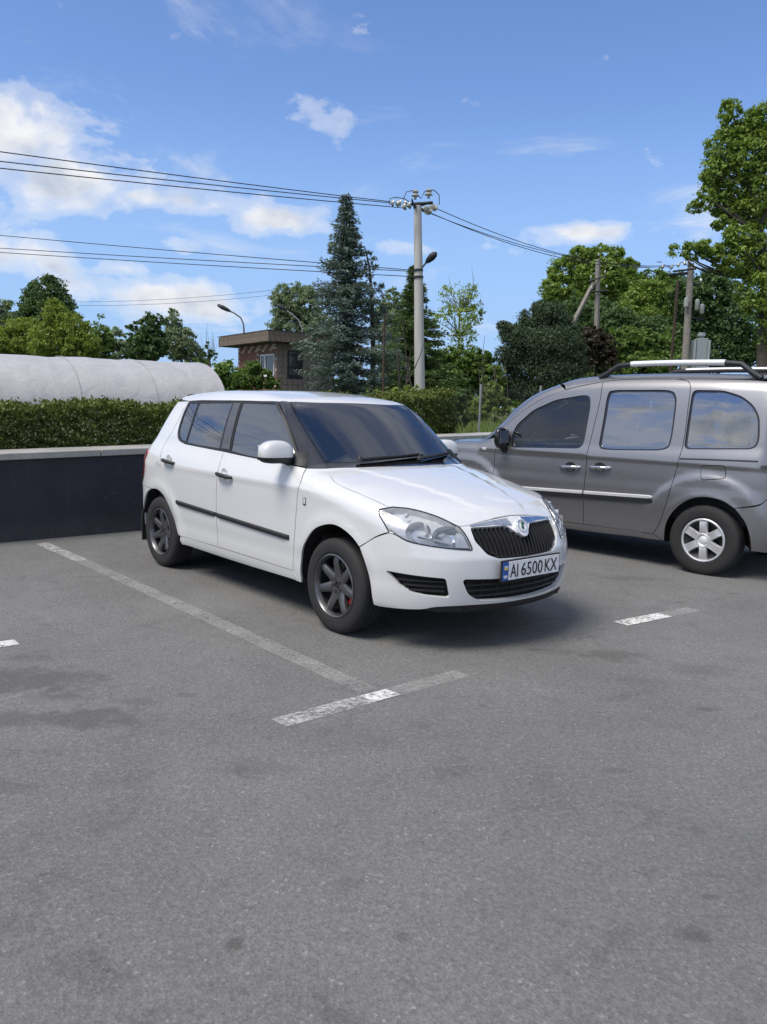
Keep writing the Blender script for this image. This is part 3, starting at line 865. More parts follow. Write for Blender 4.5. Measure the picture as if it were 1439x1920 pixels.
# ---- white hatchback
def build_hatch():
    root = empty('parked_car', (0.3057088, 5.3778863, 0), -0.861073862)
    tag(root, 'white small hatchback with black window pillars and dark alloy wheels parked in a bay', 'car')
    B = Body(F_hatch, root)
    W = M['white_paint']; tr = M['dark_trim']
    R35 = Par((0, -math.cos(.45), math.sin(.45))); R20 = Par((0, -math.cos(.2), math.sin(.2)))
    FR = Cyl(-.15); RE = Cyl(-1.9, back=True)
    p = lambda x, z: tuple(B.on(x, None, z))
    # shared seams (right side)
    dloT = [(-2.286, -.607, 1.402), (-1.861, -.615, 1.412), (-1.459, -.616, 1.417), (-1.155, -.610, 1.419), (-.953, -.591, 1.421)]
    dloF = [(-.955, -.589, 1.422), (-.788, -.644, 1.318), (-.650, -.674, 1.204), (-.534, -.706, 1.099), (-.405, -.735, .999)]
    dloB = [(-.405, -.735, .999), (-.60, -.768, 1.012), (-1.082, -.774, 1.029), (-1.415, -.773, 1.044), (-1.821, -.765, 1.056), (-2.06, -.758, 1.064)]
    dloR = [(-2.06, -.758, 1.064), (-2.19, -.747, 1.088), (-2.247, -.730, 1.130), (-2.272, -.706, 1.190), (-2.288, -.657, 1.304), (-2.283, -.607, 1.402)]
    midB = (-1.415, -.773, 1.044)
    dM = [midB, p(-1.402, .91), p(-1.432, .80), p(-1.442, .587), p(-1.454, .318)]
    dF = [(-.405, -.735, .999), p(-.352, .91), p(-.371, .824), p(-.384, .714), p(-.410, .528), p(-.445, .314)]
    dR = [(-2.297, -.605, 1.405), (-2.346, -.700, 1.196), (-2.432, -.751, 1.049), (-2.438, -.782, .984), p(-2.368, .847), p(-2.285, .745), p(-2.195, .625), p(-2.150, .52), p(-2.115, .41), p(-2.06, .316)]
    sill = [p(-.445, .314), p(-.893, .317), p(-1.454, .318), p(-2.06, .316)]
    aF = [p(-.351, .252), p(-.346, .353), p(-.315, .469), p(-.247, .565), p(-.163, .636), p(-.05, .677), p(.044, .687), p(.134, .667), p(.208, .630), p(.262, .585)]
    aF2 = [p(.262, .585), p(.305, .488), p(.333, .380), p(.340, .30), (.344, -.752, .246)]
    aR = [p(-2.06, .245), p(-2.106, .320), p(-2.150, .400), p(-2.190, .481), p(-2.264, .565), p(-2.341, .626), p(-2.444, .660), p(-2.558, .655), p(-2.66, .618), p(-2.735, .55), p(-2.785, .46), p(-2.805, .35), p(-2.81, .27)]
    seamFB = [p(.262, .585), (.372, -.784, .656), (.464, -.753, .697)]
    hl_low = [(.464, -.753, .697), (.50, -.738, .690), (.564, -.704, .658), (.649, -.637, .640), (.734, -.531, .624), (.791, -.413, .612)]
    hl_in = [(.791, -.413, .612), (.790, -.407, .625), (.742, -.419, .699), (.703, -.430, .735), (.693, -.440, .742)]
    hl_top = [(.693, -.440, .742), (.593, -.510, .790), (.485, -.600, .823), (.408, -.684, .832)]
    hl_out = [(.408, -.684, .832), (.372, -.735, .820), (.362, -.749, .812), (.380, -.757, .785), (.414, -.759, .755), (.464, -.753, .697)]
    hoodS = [(-.335, -.622, 1.000), (-.25, -.668, .983), (-.186, -.696, .963), (-.085, -.731, .935), (.012, -.738, .913), (.190, -.719, .878), (.377, -.704, .837), (.408, -.684, .832)]
    hoodN = [(.693, -.440, .742), (.703, -.422, .739), (.716, -.357, .745), (.720, -.238, .760), (.720, -.10, .772), (.718, 0, .777)]
    hoodW = [(-.335, -.622, 1.000), (-.325, -.588, 1.003), (-.252, -.365, 1.005), (-.19, -.124, 1.006), (-.182, 0, 1.006)]
    base = [(-.405, -.735, .999), (-.372, -.69, .999), (-.335, -.622, 1.000)]
    wsS = [(-.380, -.602, 1.022), (-.657, -.579, 1.241), (-.894, -.544, 1.421)]
    wsT = [(-.894, -.544, 1.421), (-.845, -.36, 1.425), (-.825, -.18, 1.426), (-.820, 0, 1.427)]
    # --- body panels
    body = B.panel('roof', loop(wsT,
                                [(q[0], -q[1], q[2]) for q in reversed(wsT)], [(-.894, .544, 1.421), (-.953, .591, 1.421)], [(q[0], -q[1], q[2]) for q in reversed(dloT)],
                                [(-2.286, .607, 1.402), (-2.45, .585, 1.40), (-2.575, .53, 1.395)], [(-2.575, .53, 1.395), (-2.61, .40, 1.425), (-2.625, 0, 1.445), (-2.61, -.40, 1.425), (-2.575, -.53, 1.395)],
                                [(-2.575, -.53, 1.395), (-2.45, -.585, 1.40), (-2.286, -.607, 1.402)], dloT, [(-.953, -.591, 1.421), (-.894, -.544, 1.421)]),
                   Par((0, 0, 1)), W, grid=.05)
    hood_out = loop(hoodW[::-1], hoodS, list(reversed(hl_top)), hoodN) + mir(loop(hoodW[::-1], hoodS, list(reversed(hl_top)), hoodN))[1:-1]
    hood = B.panel('hood', hood_out, Par((.35, 0, .94)), W, grid=.04)
    fen = B.panel('front_fender', loop(dF, [p(-.445, .314), p(-.351, .252)], aF, seamFB, list(reversed(hl_out)), list(reversed(hoodS)), list(reversed(base))), R35, W, mirror=True)
    fd = B.panel('front_door', loop(dF, sill[:3], dM[::-1], [midB, (-1.082, -.774, 1.029), (-.60, -.768, 1.012), (-.405, -.735, .999)]), R20, W, mirror=True)
    rd = B.panel('rear_door', loop(dM, sill[2:], dR[::-1], [(-2.297, -.605, 1.405), (-2.283, -.607, 1.402)], dloR[::-1], [(-2.06, -.758, 1.064), (-1.821, -.765, 1.056), midB]), R20, W, mirror=True)
    B.panel('sill', loop(sill, [p(-2.06, .316), p(-2.08, .28)], [p(-2.08, .28), p(-2.06, .245)], [p(-2.06, .245), p(-1.2, .243), p(-.351, .252)], [p(-.351, .252), p(-.445, .314)]), Par((0, -1, -.15)), W, mirror=True)
    tgS = [(-2.575, -.53, 1.395), (-2.70, -.56, 1.20), (-2.80, -.60, 1.06), (-2.93, -.58, .96), (-3.0, -.56, .80), (-3.02, -.55, .70)]
    o_, d_ = RE.rays(RE.to(np.array(tgS))); tgS = [tgS[0]] + [tuple(q) for q in trace(F_hatch, o_, d_)][1:]
    qp = B.panel('quarter_panel', loop(dR, [p(-2.06, .316), p(-2.106, .320)], aR[1:8], [aR[7], p(-2.68, .66), p(-2.86, .68)], [p(-2.86, .68), (-2.93, -.70, .70), (-3.02, -.55, .70)], tgS[::-1], [(-2.575, -.53, 1.395), (-2.45, -.585, 1.40), (-2.297, -.605, 1.405)]),
                 RE, W, mirror=True)
    B.panel('rear_bumper', loop(aR[7:], [p(-2.81, .27), (-2.9, -.70, .26), (-3.05, -.4, .26), (-3.09, 0, .26), (-3.05, .4, .26), (-2.9, .70, .26), tuple(np.array(p(-2.81, .27)) * (1, -1, 1))], [tuple(np.array(q) * (1, -1, 1)) for q in aR[7:]][::-1],
                                [tuple(np.array(aR[7]) * (1, -1, 1)), tuple(np.array(p(-2.68, .66)) * (1, -1, 1)), tuple(np.array(p(-2.86, .68)) * (1, -1, 1))], [tuple(np.array(p(-2.86, .68)) * (1, -1, 1)), (-2.93, .70, .70), (-3.02, .55, .70)],
                                [(-3.02, .55, .70), (-3.1, 0, .70), (-3.02, -.55, .70)], [(-3.02, -.55, .70), (-2.93, -.70, .70), p(-2.86, .68)], [p(-2.86, .68), p(-2.68, .66), aR[7]]), RE, W, grid=.05)
    rg = [(-2.62, -.44, 1.37), (-2.74, -.47, 1.20), (-2.84, -.50, 1.06), (-2.90, -.30, 1.03), (-2.92, 0, 1.025), (-2.90, .30, 1.03), (-2.84, .50, 1.06), (-2.74, .47, 1.20), (-2.62, .44, 1.37), (-2.64, 0, 1.395)]
    tg = B.panel('tailgate', loop(tgS, [(-3.02, -.55, .70), (-3.1, 0, .70), (-3.02, .55, .70)], [(q[0], -q[1], q[2]) for q in reversed(tgS)], [(-2.575, .53, 1.395), (-2.61, .40, 1.425), (-2.625, 0, 1.445), (-2.61, -.40, 1.425), (-2.575, -.53, 1.395)]),
                 RE, W, holes=[rounded(rg, .05)], grid=.05)
    B.panel('rear_window', rounded(rg, .05), RE, M['car_glass_dark'], parent=tg, depth=0, lift=-.005, grid=.06)
    tl = [p(-2.70, .955), p(-2.735, .90), p(-2.80, .80), p(-2.86, .72), (-2.98, -.62, .74), (-2.97, -.62, .86), (-2.90, -.62, .97), p(-2.78, .985)]
    B.panel('tail_light', rounded(tl, .03), RE, M['tail_red'], mirror=True, lift=.008, depth=.03)
    # --- A pillars in black film, and the black window surrounds
    B.panel('a_pillar', loop(dloF, base, [(-.335, -.622, 1.000), (-.380, -.602, 1.022)], wsS, [(-.894, -.544, 1.421), (-.955, -.589, 1.422)]), Par((.5, -.7, .5)), M['pillar_film'], mirror=True, gap=.001)
    fp = [(-1.398, -.62, 1.404), (-1.310, -.768, 1.058), (-1.085, -.774, 1.040), (-.62, -.768, 1.022), (-.485, -.725, 1.018), (-.56, -.695, 1.102), (-.676, -.666, 1.204), (-.812, -.635, 1.314), (-.975, -.59, 1.405)]
    f_out = loop(dloF, dloB[:4], [midB, (-1.47, -.68, 1.25), (-1.519, -.616, 1.4165)], [(-1.519, -.616, 1.4165), (-1.459, -.616, 1.417), (-1.155, -.610, 1.419), (-.953, -.591, 1.421)])
    r_out = loop([midB, (-1.821, -.765, 1.056), (-2.06, -.758, 1.064)], dloR, [(-2.283, -.607, 1.402), (-1.861, -.615, 1.412), (-1.519, -.616, 1.4165)], [(-1.519, -.616, 1.4165), (-1.47, -.68, 1.25), midB])
    rp = [(-1.548, -.618, 1.402), (-1.490, -.768, 1.066), (-1.821, -.765, 1.070), (-2.040, -.755, 1.078), (-2.050, -.70, 1.228), (-2.085, -.617, 1.390)]
    qw = [(-2.108, -.617, 1.388), (-2.075, -.70, 1.228), (-2.062, -.752, 1.084), (-2.17, -.745, 1.102), (-2.228, -.728, 1.140), (-2.254, -.704, 1.195), (-2.268, -.655, 1.304), (-2.268, -.61, 1.386)]
    B.panel('window_frame', f_out, R20, M['dark_trim'], parent=fd, mirror=True, holes=[dense(fp)], gap=.001, lift=-.003)
    B.panel('window_frame', r_out, R20, M['dark_trim'], parent=rd, mirror=True, holes=[dense(rp), dense(qw)], gap=.001, lift=-.003)
    B.panel('window_pane', dense(fp), R20, M['car_glass_dark'], parent=fd, mirror=True, depth=0, gap=-.002, lift=-.007, grid=.06)
    B.panel('window_pane', dense(rp), R20, M['car_glass_dark'], parent=rd, mirror=True, depth=0, gap=-.002, lift=-.007, grid=.06)
    B.panel('quarter_pane', dense(qw), R20, M['car_glass_dark'], parent=rd, mirror=True, depth=0, gap=-.002, lift=-.007, grid=.06)
    bp = [(-1.420, -.62, 1.404), (-1.332, -.768, 1.060), (-1.455, -.768, 1.062), (-1.523, -.62, 1.404)]
    B.panel('b_pillar_cover', dense(bp), R20, M['pillar_film'], parent=fd, mirror=True, depth=.004, lift=.001)
    # --- windscreen, cowl, wipers
    wsl = loop([(-.300, 0, 1.045), (-.312, -.2, 1.042), (-.352, -.42, 1.034), (-.398, -.572, 1.030)], [(-.398, -.572, 1.030), (-.662, -.567, 1.241), (-.888, -.532, 1.412)], [(-.888, -.532, 1.412), (-.838, -.35, 1.417), (-.814, -.17, 1.418), (-.810, 0, 1.419)])
    ws_full = wsl + mir(wsl)[1:-1]
    wo = loop([(-.182, 0, 1.006), (-.19, -.124, 1.006), (-.252, -.365, 1.005), (-.335, -.612, 1.0015)], [(-.335, -.612, 1.0015), (-.380, -.602, 1.022)], wsS, wsT)
    B.panel('windscreen_surround', wo + mir(wo)[1:-1], Par((.6, 0, .8)), M['gloss_black'], holes=[ws_full], depth=.01, gap=.001, lift=-.004)
    ws = B.panel('windscreen', ws_full, Par((.6, 0, .8)), M['windscreen_glass'], depth=0, gap=-.002, lift=-.002, grid=.06)
    for (ya, yb, xo) in ((-.36, .20, 0), (.16, .56, 0)):
        pts = []
        for t in np.linspace(0, 1, 9):
            yy = ya + (yb - ya) * t * 1.0; zz = 1.030 + .028 * t
            q = trace(F_hatch, np.array([[1.2, yy - .18 * 0, zz]]), np.array([[-1., 0, 0]]))[0]; pts.append(tuple(q + np.array((.020, 0, .022))))
        w = curve_tube('wiper', pts, [.011, .012, .012, .011, .010, .009, .008, .007, .006], M['dark_trim'], root)
        bl = []
        for t in np.linspace(-.25, 1.0, 11):
            c_ = np.array(pts[5]); yy = ya + (yb - ya) * (.25 + .85 * t); zz = 1.040 + .020 * t
            q = trace(F_hatch, np.array([[1.2, yy, zz]]), np.array([[-1., 0, 0]]))[0]; bl.append(tuple(q + np.array((.010, 0, .010))))
        curve_tube('wiper_blade', bl, .008, M['rubber'], w)
        b = MB(); b.lathe([(.022, 0), (.020, .02), (.012, .03), (.001, .032)], 14, axis='z', c=tuple(np.array(pts[0]) - (0, 0, .012))); b.build('wiper_pivot', M['dark_trim'], w, smooth=True, fix=True)
    # --- nose
    gr = [(.729, -.367, .737), (.760, -.10, .742), (.780, -.045, .690), (.800, 0, .668), (.780, .045, .690), (.760, .10, .742), (.729, .367, .737), (.773, .375, .680), (.812, .345, .615), (.838, .310, .575), (.862, .24, .556), (.875, 0, .552), (.862, -.24, .556), (.838, -.310, .575), (.812, -.345, .615), (.773, -.375, .680)]
    gr_in = rounded([(.75, -.372, .728), (.78, -.11, .728), (.79, -.05, .684), (.80, 0, .664), (.79, .05, .684), (.78, .11, .728), (.75, .372, .728), (.78, .372, .66), (.835, .318, .585), (.86, .25, .560), (.875, 0, .555), (.86, -.25, .560), (.835, -.318, .585), (.78, -.372, .66)], .018)
    nose_half = [(.716, -.357, .745), (.720, -.238, .760), (.720, -.10, .772), (.718, 0, .777)]
    bot = [(.344, -.752, .246), (.438, -.733, .246), (.62, -.640, .260), (.70, -.575, .282), (.79, -.427, .288), (.845, -.2, .284), (.860, 0, .284)]
    bl_ = loop(bot[::-1], aF2[::-1], seamFB, hl_low, hl_in, hoodN)
    iC = rounded([(.785, -.470, .446), (.85, -.25, .436), (.86, 0, .434), (.85, .25, .436), (.785, .470, .446), (.80, .430, .360), (.82, .36, .315), (.86, .1, .303), (.86, -.1, .303), (.82, -.36, .315), (.80, -.430, .360)], .025)
    iR = rounded([(.450, -.758, .470), (.557, -.715, .464), (.735, -.560, .452), (.748, -.535, .343), (.66, -.633, .351), (.598, -.682, .364), (.527, -.724, .401)], .014)
    iL = [(q[0], -q[1], q[2]) for q in reversed(iR)]
    fb = B.panel('front_bumper', bl_ + mir(bl_)[1:-1], FR, W, holes=[gr_in, iC, iR, iL], grid=.03, depth=.03)
    lipo = [(.62, -.635, .262), (.70, -.575, .284), (.79, -.427, .290), (.845, -.2, .286), (.860, 0, .286), (.845, .2, .286), (.79, .427, .290), (.70, .575, .284), (.62, .635, .262), (.69, .56, .244), (.78, .40, .240), (.82, 0, .238), (.78, -.40, .240), (.69, -.56, .244)]
    B.panel('bumper_lip', dense(lipo), FR, tr, parent=fb, lift=-.004, depth=.02)
    # radiator grille: recessed backing with upright slats
    g = B.panel('grille', gr_in, FR, tr, depth=0, gap=-.006, lift=-.045)
    for i in range(23):
        yy = -.352 + i * .032
        zt = .722 - (.045 if abs(yy) < .045 else 0); zb = .560 + .10 * max(0, abs(yy) - .25) / .12 * .7
        lean = .04 * yy
        pts = [tuple(trace(F_hatch, np.array([[1.5, yy - lean * k * 1.4, zt + (zb - zt) * k]]), np.array([[-1., 0, 0]]))[0] + np.array((-.020, 0, 0))) for k in (0, .33, .66, 1)]
        c = MB()
        vs = []
        for q in pts: vs += [(q[0] - .02, q[1] - .006, q[2]), (q[0] + .012, q[1] - .0035, q[2]), (q[0] + .012, q[1] + .0035, q[2]), (q[0] - .02, q[1] + .006, q[2])]
        c.add(vs, [(j * 4 + a, j * 4 + (a + 1) % 4, j * 4 + 4 + (a + 1) % 4, j * 4 + 4 + a) for j in range(3) for a in range(4)])
        c.build('slat', tr, g, fix=True)
    for sg in (1, -1):
        cb = [(.714, -.362, .741), (.716, -.234, .757), (.722, -.055, .769), (.775, -.052, .724), (.752, -.2, .735), (.735, -.374, .731)]
        if sg > 0: cb = [(q[0], -q[1], q[2]) for q in reversed(cb)]
        B.panel('chrome_bar', rounded(cb, .008), FR, M['chrome'], parent=g, lift=.004, depth=.02)
    # badge: shield with ring and winged arrow
    c0 = trace(F_hatch, np.array([[1.5, 0, .715]]), np.array([[-1., 0, 0]]))[0]; n0 = Vector((.87, 0, .49)).normalized()
    ay = Vector((0, 1, 0)); az_ = n0.cross(ay)
    def disc(name, rx, rz, h0, h1, m_, par, inner=0.0, shape=None, off=(0, 0)):
        b = MB(); N_ = 36; vs = []
        ring = [(math.cos(2 * math.pi * k / N_), math.sin(2 * math.pi * k / N_)) for k in range(N_)]
        for (sc_, hh) in ((1, h0), (1, h1), (.94, h1 + .002)) + (((inner, h1 + .002), (inner, h0)) if inner else ((.02, h1 + .004),)):
            for (a_, b_) in ring: vs.append(Vector(c0) + ay * (off[0] + a_ * rx * sc_) + az_ * (off[1] + b_ * rz * sc_ * (1.25 if shape and b_ < 0 else 1)) + n0 * hh)
        R_ = len(vs) // N_
        b.add(vs, [(i * N_ + k, i * N_ + (k + 1) % N_, (i + 1) * N_ + (k + 1) % N_, (i + 1) * N_ + k) for i in range(R_ - 1) for k in range(N_)])
        return b.build(name, m_, par, smooth=True, fix=True)
    bd = disc('badge', .052, .052, -.01, .016, M['satin_silver'], g, shape=True)
    disc('badge_ring', .041, .041, .016, .022, M['chrome'], g, inner=.78)
    disc('badge_field', .033, .033, .014, .0185, M['plate_white'], g)
    b = MB()
    def flat(poly):
        vs = [Vector(c0) + ay * q[0] + az_ * q[1] + n0 * hh for hh in (.0215, .026) for q in poly]; n_ = len(poly)
        b.add(vs, [tuple(range(n_)), tuple(range(2 * n_ - 1, n_ - 1, -1))] + [(k, (k + 1) % n_, n_ + (k + 1) % n_, n_ + k) for k in range(n_)])
    flat([(-.004, -.024), (.010, -.006), (.004, -.006), (.004, .004), (-.010, .004), (-.010, -.006), (-.018, -.006)])
    for k in range(3): flat([(-.010 + k * .009, .006), (-.004 + k * .009, .006), (.004 + k * .008, .024 - k * .003), (-.002 + k * .008, .025 - k * .003)])
    b.build('winged_arrow', M['badge_green'], g, fix=True)
    # lower intakes
    for nm, out, ys, zs in (('lower_grille', iC, (-.33, -.22, -.11, 0, .11, .22, .33), (.338, .372, .405)), ('side_grille', iR, (), (.375, .402, .430)), ('side_grille', iL, (), (.375, .402, .430))):
        lg = B.panel(nm, out, FR, M['liner'], depth=0, gap=-.004, lift=-.045)
        b = MB(); sgn = 1 if nm == 'lower_grille' else (-1 if out is iR else 1)
        for zz in zs:
            if nm == 'lower_grille': rng = np.linspace(-.44, .44, 15)
            else:
                lo_, hi_ = {.375: (.57, .70), .402: (.545, .715), .430: (.53, .725)}[zz]; rng = sgn * np.linspace(.545 + .0, .72 - (.43 - zz) * .7, 8)
            pts = [tuple(trace(F_hatch, np.array([[1.5, yy, zz]]), np.array([[-1., 0, 0]]))[0] - np.array((.028, 0, 0))) for yy in rng]
            b.tube(pts, .006, 5)
        for yy in ys:
            pts = [tuple(trace(F_hatch, np.array([[1.5, yy, zz]]), np.array([[-1., 0, 0]]))[0] - np.array((.030, 0, 0))) for zz in (.312, .35, .39, .43)]
            b.tube(pts, .004, 5)
        b.build('grille_bar', tr, lg, fix=True)
    # headlights
    for sg in (-1, 1):
        hs = loop(hl_low, hl_in, hl_top, hl_out)
        if sg > 0: hs = mir(hs)
        hl = B.panel('headlight', hs, FR, M['lamp_housing'], depth=0, gap=.002, lift=-.040, grid=.03)
        B.panel('lens', hs, FR, M['lamp_glass'], parent=hl, depth=0, gap=.006, lift=.001, grid=.03)
        P2 = np.array(hs); ctr = P2.mean(0)
        ins = [tuple(ctr + (q - ctr) * .957) for q in P2]
        B.panel('lamp_bezel', hs, FR, M['lamp_housing'], parent=hl, holes=[ins], depth=.045, gap=.0015, inner=False, lift=-.003)
        o_, d_ = FR.rays(FR.to(np.array(hs))); ps = trace(F_hatch, o_, d_); ps = np.concatenate([ps, ps[:1]])
        curve_tube('lamp_seal', [tuple(q) for q in ps], .0042, M['gloss_black'], hl, 6)
        def bowl(name, c, r, dirv, m_, dpt):
            b = MB(); dv = Vector(dirv).normalized(); a_ = dv.cross(Vector((0, 0, 1))).normalized(); b_ = a_.cross(dv); vs = []
            ts = np.linspace(0.12, 1, 7)
            for t in ts:
                for k in range(24):
                    w = 2 * math.pi * k / 24
                    vs.append(Vector(c) + (a_ * math.cos(w) * r[0] + b_ * math.sin(w) * r[1]) * t + dv * (dpt * (t * t - 1)))
            b.add(vs, [(i * 24 + k, i * 24 + (k + 1) % 24, i * 24 + 24 + (k + 1) % 24, i * 24 + 24 + k) for i in range(6) for k in range(24)])
            return b.build(name, m_, hl, smooth=True)
        dv = (.93, sg * .36, 0)
        bowl('main_reflector', (.690, sg * .525, .690), (.085, .055), dv, M['reflector'], .035)
        bowl('dip_reflector', (.585, sg * .640, .705), (.075, .060), (.85, sg * .5, 0), M['reflector'], .03)
        b = MB(); b.lathe([(.010, 0), (.010, .03), (.001, .034)], 12, axis='x', c=(.655, sg * .545, .685)); b.build('bulb', M['plate_white'], hl, smooth=True, fix=True)
        b = MB(); b.tube([(.585, sg * .60, .66), (.615, sg * .60, .70), (.60, sg * .605, .76)], .010, 6); b.build('divider', M['satin_silver'], hl, smooth=True, fix=True)
        b = MB(); b.lathe([(.014, -.006), (.014, .004), (.001, .006)], 16, axis='x', c=(.50, sg * .655, .790)); b.build('indicator_bulb', M['lamp_housing'], hl, smooth=True, fix=True)
        tz = [(.70, -.445, .722), (.742, -.425, .695), (.786, -.412, .622), (.752, -.50, .626), (.722, -.482, .690)]
        if sg > 0: tz = mir(tz)
        B.panel('lamp_corner_trim', rounded(tz, .008), FR, M['plate_white'], parent=hl, lift=-.010, depth=.01)
        b = MB(); b.tube([(.72, sg * .50, .640), (.66, sg * .585, .665), (.60, sg * .66, .685)], .008, 6); b.build('lamp_strip', M['chrome'], hl, smooth=True, fix=True)
    # number plate
    pf = empty('number_plate', (.900, 0, .488), 0, root)
    b = MB(); b.box((-.006, 0, 0), (.012, .536, .126)); b.build('plate_frame', tr, pf, bevel=.003, fix=True)
    b = MB(); b.box((.002, .022, 0), (.006, .468, .108)); b.build('plate_board', M['plate_white'], pf, fix=True)
    b = MB(); b.box((.002, -.236, 0), (.006, .046, .108)); b.build('plate_band', M['plate_blue'], pf, fix=True)
    b = MB(); b.box((.0055, -.236, .026), (.002, .028, .012)); b.build('flag_blue', M['lamp_housing'], pf, fix=True)
    b = MB(); b.box((.0055, -.236, .014), (.002, .028, .012)); b.build('flag_yellow', M['plate_yellow'], pf, fix=True)
    def lettering(txt, y0, z0, size, width, m_, nm):
        me, a_, b_ = text_mesh(txt, size, 1.0)
        n_ = len(me.vertices); co = np.empty(n_ * 3, np.float32); me.vertices.foreach_get('co', co); co = co.reshape(-1, 3)
        k_ = width / (b_ - a_); nw = np.stack([.0062 + co[:, 2], y0 + (co[:, 0] - a_) * k_, z0 + co[:, 1]], -1)
        me.vertices.foreach_set('co', nw.ravel().astype(np.float32)); me.name = nm
        link(nm, me, [m_], pf)
    lettering('AI', -.198, -.040, .112, .068, M['plate_black'], 'plate_letters')
    lettering('6500', -.100, -.040, .112, .196, M['plate_black'], 'plate_digits')
    lettering('KX', .118, -.040, .112, .118, M['plate_black'], 'plate_letters')
    lettering('UA', -.252, -.042, .028, .032, M['plate_white'], 'country_code')
    # --- side fittings
    for i, sg in enumerate((-1, 1)):
        for (xa, xb, dr) in ((-.470, -1.449, fd[i]), (-1.457, -2.098, rd[i])):
            vs = []; n_ = 14
            for k in range(n_ + 1):
                x = xa + (xb - xa) * k / n_; zt = .549 + (-.470 - x) * .0352; q = trace(F_hatch, np.array([[x, -3., zt - .015]]), np.array([[0, 1., 0]]))[0]
                yy = -q[1]; e = .6 if k in (0, n_) else 1
                for (dz, dy) in ((-.018, -.004), (-.015 * e, .012 * e), (.009 * e, .016 * e), (.017, .006), (.018, -.004)): vs.append((x, sg * (yy + dy), zt - .015 + dz))
            b = MB(); b.add(vs, [(k * 5 + j, k * 5 + j + 1, k * 5 + 6 + j, k * 5 + 5 + j) for k in range(n_) for j in range(4)] + [(0, 1, 2, 3, 4), tuple(n_ * 5 + j for j in (4, 3, 2, 1, 0))])
            b.build('side_moulding', tr, dr, smooth=False, fix=True)
        for (xc, zc, dr) in ((-1.300, .880, fd[i]), (-2.230, .916, rd[i])):
            q = trace(F_hatch, np.array([[xc, -3., zc]]), np.array([[0, 1., 0]]))[0]; y_ = -q[1]
            b = MB(); b.lathe([(.045, .0), (.043, .004), (.035, .001), (.02, -.004 + .004), (.001, .001)], 28, axis='y', c=(0, 0, 0))
            c_ = b.build('handle_cup', M['lamp_housing'], dr, smooth=True, fix=True); c_.location = (xc - .005, sg * y_, zc + .012); c_.scale = (1, -sg if sg < 0 else 1, .85)
            if sg < 0: c_.rotation_euler = (0, 0, math.pi); c_.scale = (1, 1, .85)
            pts = [(xc + .105, sg * (y_ + .004), zc - .012), (xc + .085, sg * (y_ + .020), zc - .010), (xc + .03, sg * (y_ + .034), zc - .004), (xc - .05, sg * (y_ + .034), zc + .002), (xc - .085, sg * (y_ + .020), zc + .003), (xc - .10, sg * (y_ + .002), zc + .003)]
            curve_tube('door_handle', pts, [.010, .014, .015, .014, .013, .010], tr, dr, 10)
        q = trace(F_hatch, np.array([[-.287, -3., .797]]), np.array([[0, 1., 0]]))[0]
        b = MB(); b.box((-.287, sg * (-q[1] + .002), .797), (.024, .012, .038)); b.build('side_repeater', M['lamp_housing'], fen[i], bevel=.006, fix=True)
        b = MB(); b.box((-.290, sg * (-q[1] + .001), .796), (.030, .010, .046)); b.build('repeater_base', tr, fen[i], bevel=.004, fix=True)
        # door mirror
        def sup(c, r, e, n1=18, n2=28):
            vs = []
            for a in range(n1 + 1):
                v = -math.pi / 2 + math.pi * a / n1
                for k in range(n2):
                    u = 2 * math.pi * k / n2; f_ = lambda t: math.copysign(abs(t)**e, t)
                    vs.append((c[0] + r[0] * f_(math.cos(v)) * f_(math.cos(u)), c[1] + r[1] * f_(math.cos(v)) * f_(math.sin(u)), c[2] + r[2] * f_(math.sin(v))))
            return vs, [(a * n2 + k, a * n2 + (k + 1) % n2, a * n2 + n2 + (k + 1) % n2, a * n2 + n2 + k) for a in range(n1) for k in range(n2)]
        vs, fs = sup((0, 0, 0), (.062, .118, .075), .72)
        vs = [(x * (1 - .15 * (z / .075)) + (.02 if x > 0 else -.0), y, z * (1 - .22 * max(0, -sg * -1 * y) / .118 * 0) + .012 * (1 - (y * sg / .118)**2)) for x, y, z in vs]
        def part(name, m_, keep, cx, par):
            me = bpy.data.meshes.new(name); bm = bmesh.new(); vv = [bm.verts.new(q_) for q_ in vs]
            for f_ in fs:
                try: bm.faces.new([vv[k] for k in f_])
                except ValueError: pass
            bmesh.ops.remove_doubles(bm, verts=bm.verts[:], dist=1e-5)
            gm = bm.verts[:] + bm.edges[:] + bm.faces[:]
            bmesh.ops.bisect_plane(bm, geom=gm, plane_co=(0, 0, -.022), plane_no=(0, 0, 1), clear_outer=not keep, clear_inner=keep)
            bmesh.ops.recalc_face_normals(bm, faces=bm.faces)
            bm.to_mesh(me); bm.free(); me.polygons.foreach_set('use_smooth', [True] * len(me.polygons))
            o = link(name, me, [m_], par); o.location = cx; return o
        mc = (-.560, -.872, 1.084) if sg < 0 else (-.700, .815, 1.075)
        mr = part('door_mirror', W, True, mc, root)
        lo_ = part('mirror_underside', tr, False, (0, 0, 0), mr)
        b = MB(); b.box((-.062, 0, .004), (.006, .185, .100)); b.build('mirror_glass', M['mirror_glass'], mr, bevel=.002, fix=True)
        b = MB(); b.tube([(.0, -sg * .09, -.05), (.03, -sg * .14, -.060), (.065, -sg * .185, -.062)], [.030, .026, .030], 10); b.build('mirror_arm', tr, mr, smooth=True, fix=True)
        tri = [(-.405, -.737, .998), (-.66, -.768, 1.012), (-.50, -.712, 1.115)]
        if sg > 0: tri = mir(tri)
        B.panel('mirror_base', rounded(tri, .012), R20 if sg < 0 else Par((0, math.cos(.2), math.sin(.2))), tr, parent=fd[i], lift=.006, depth=.010)
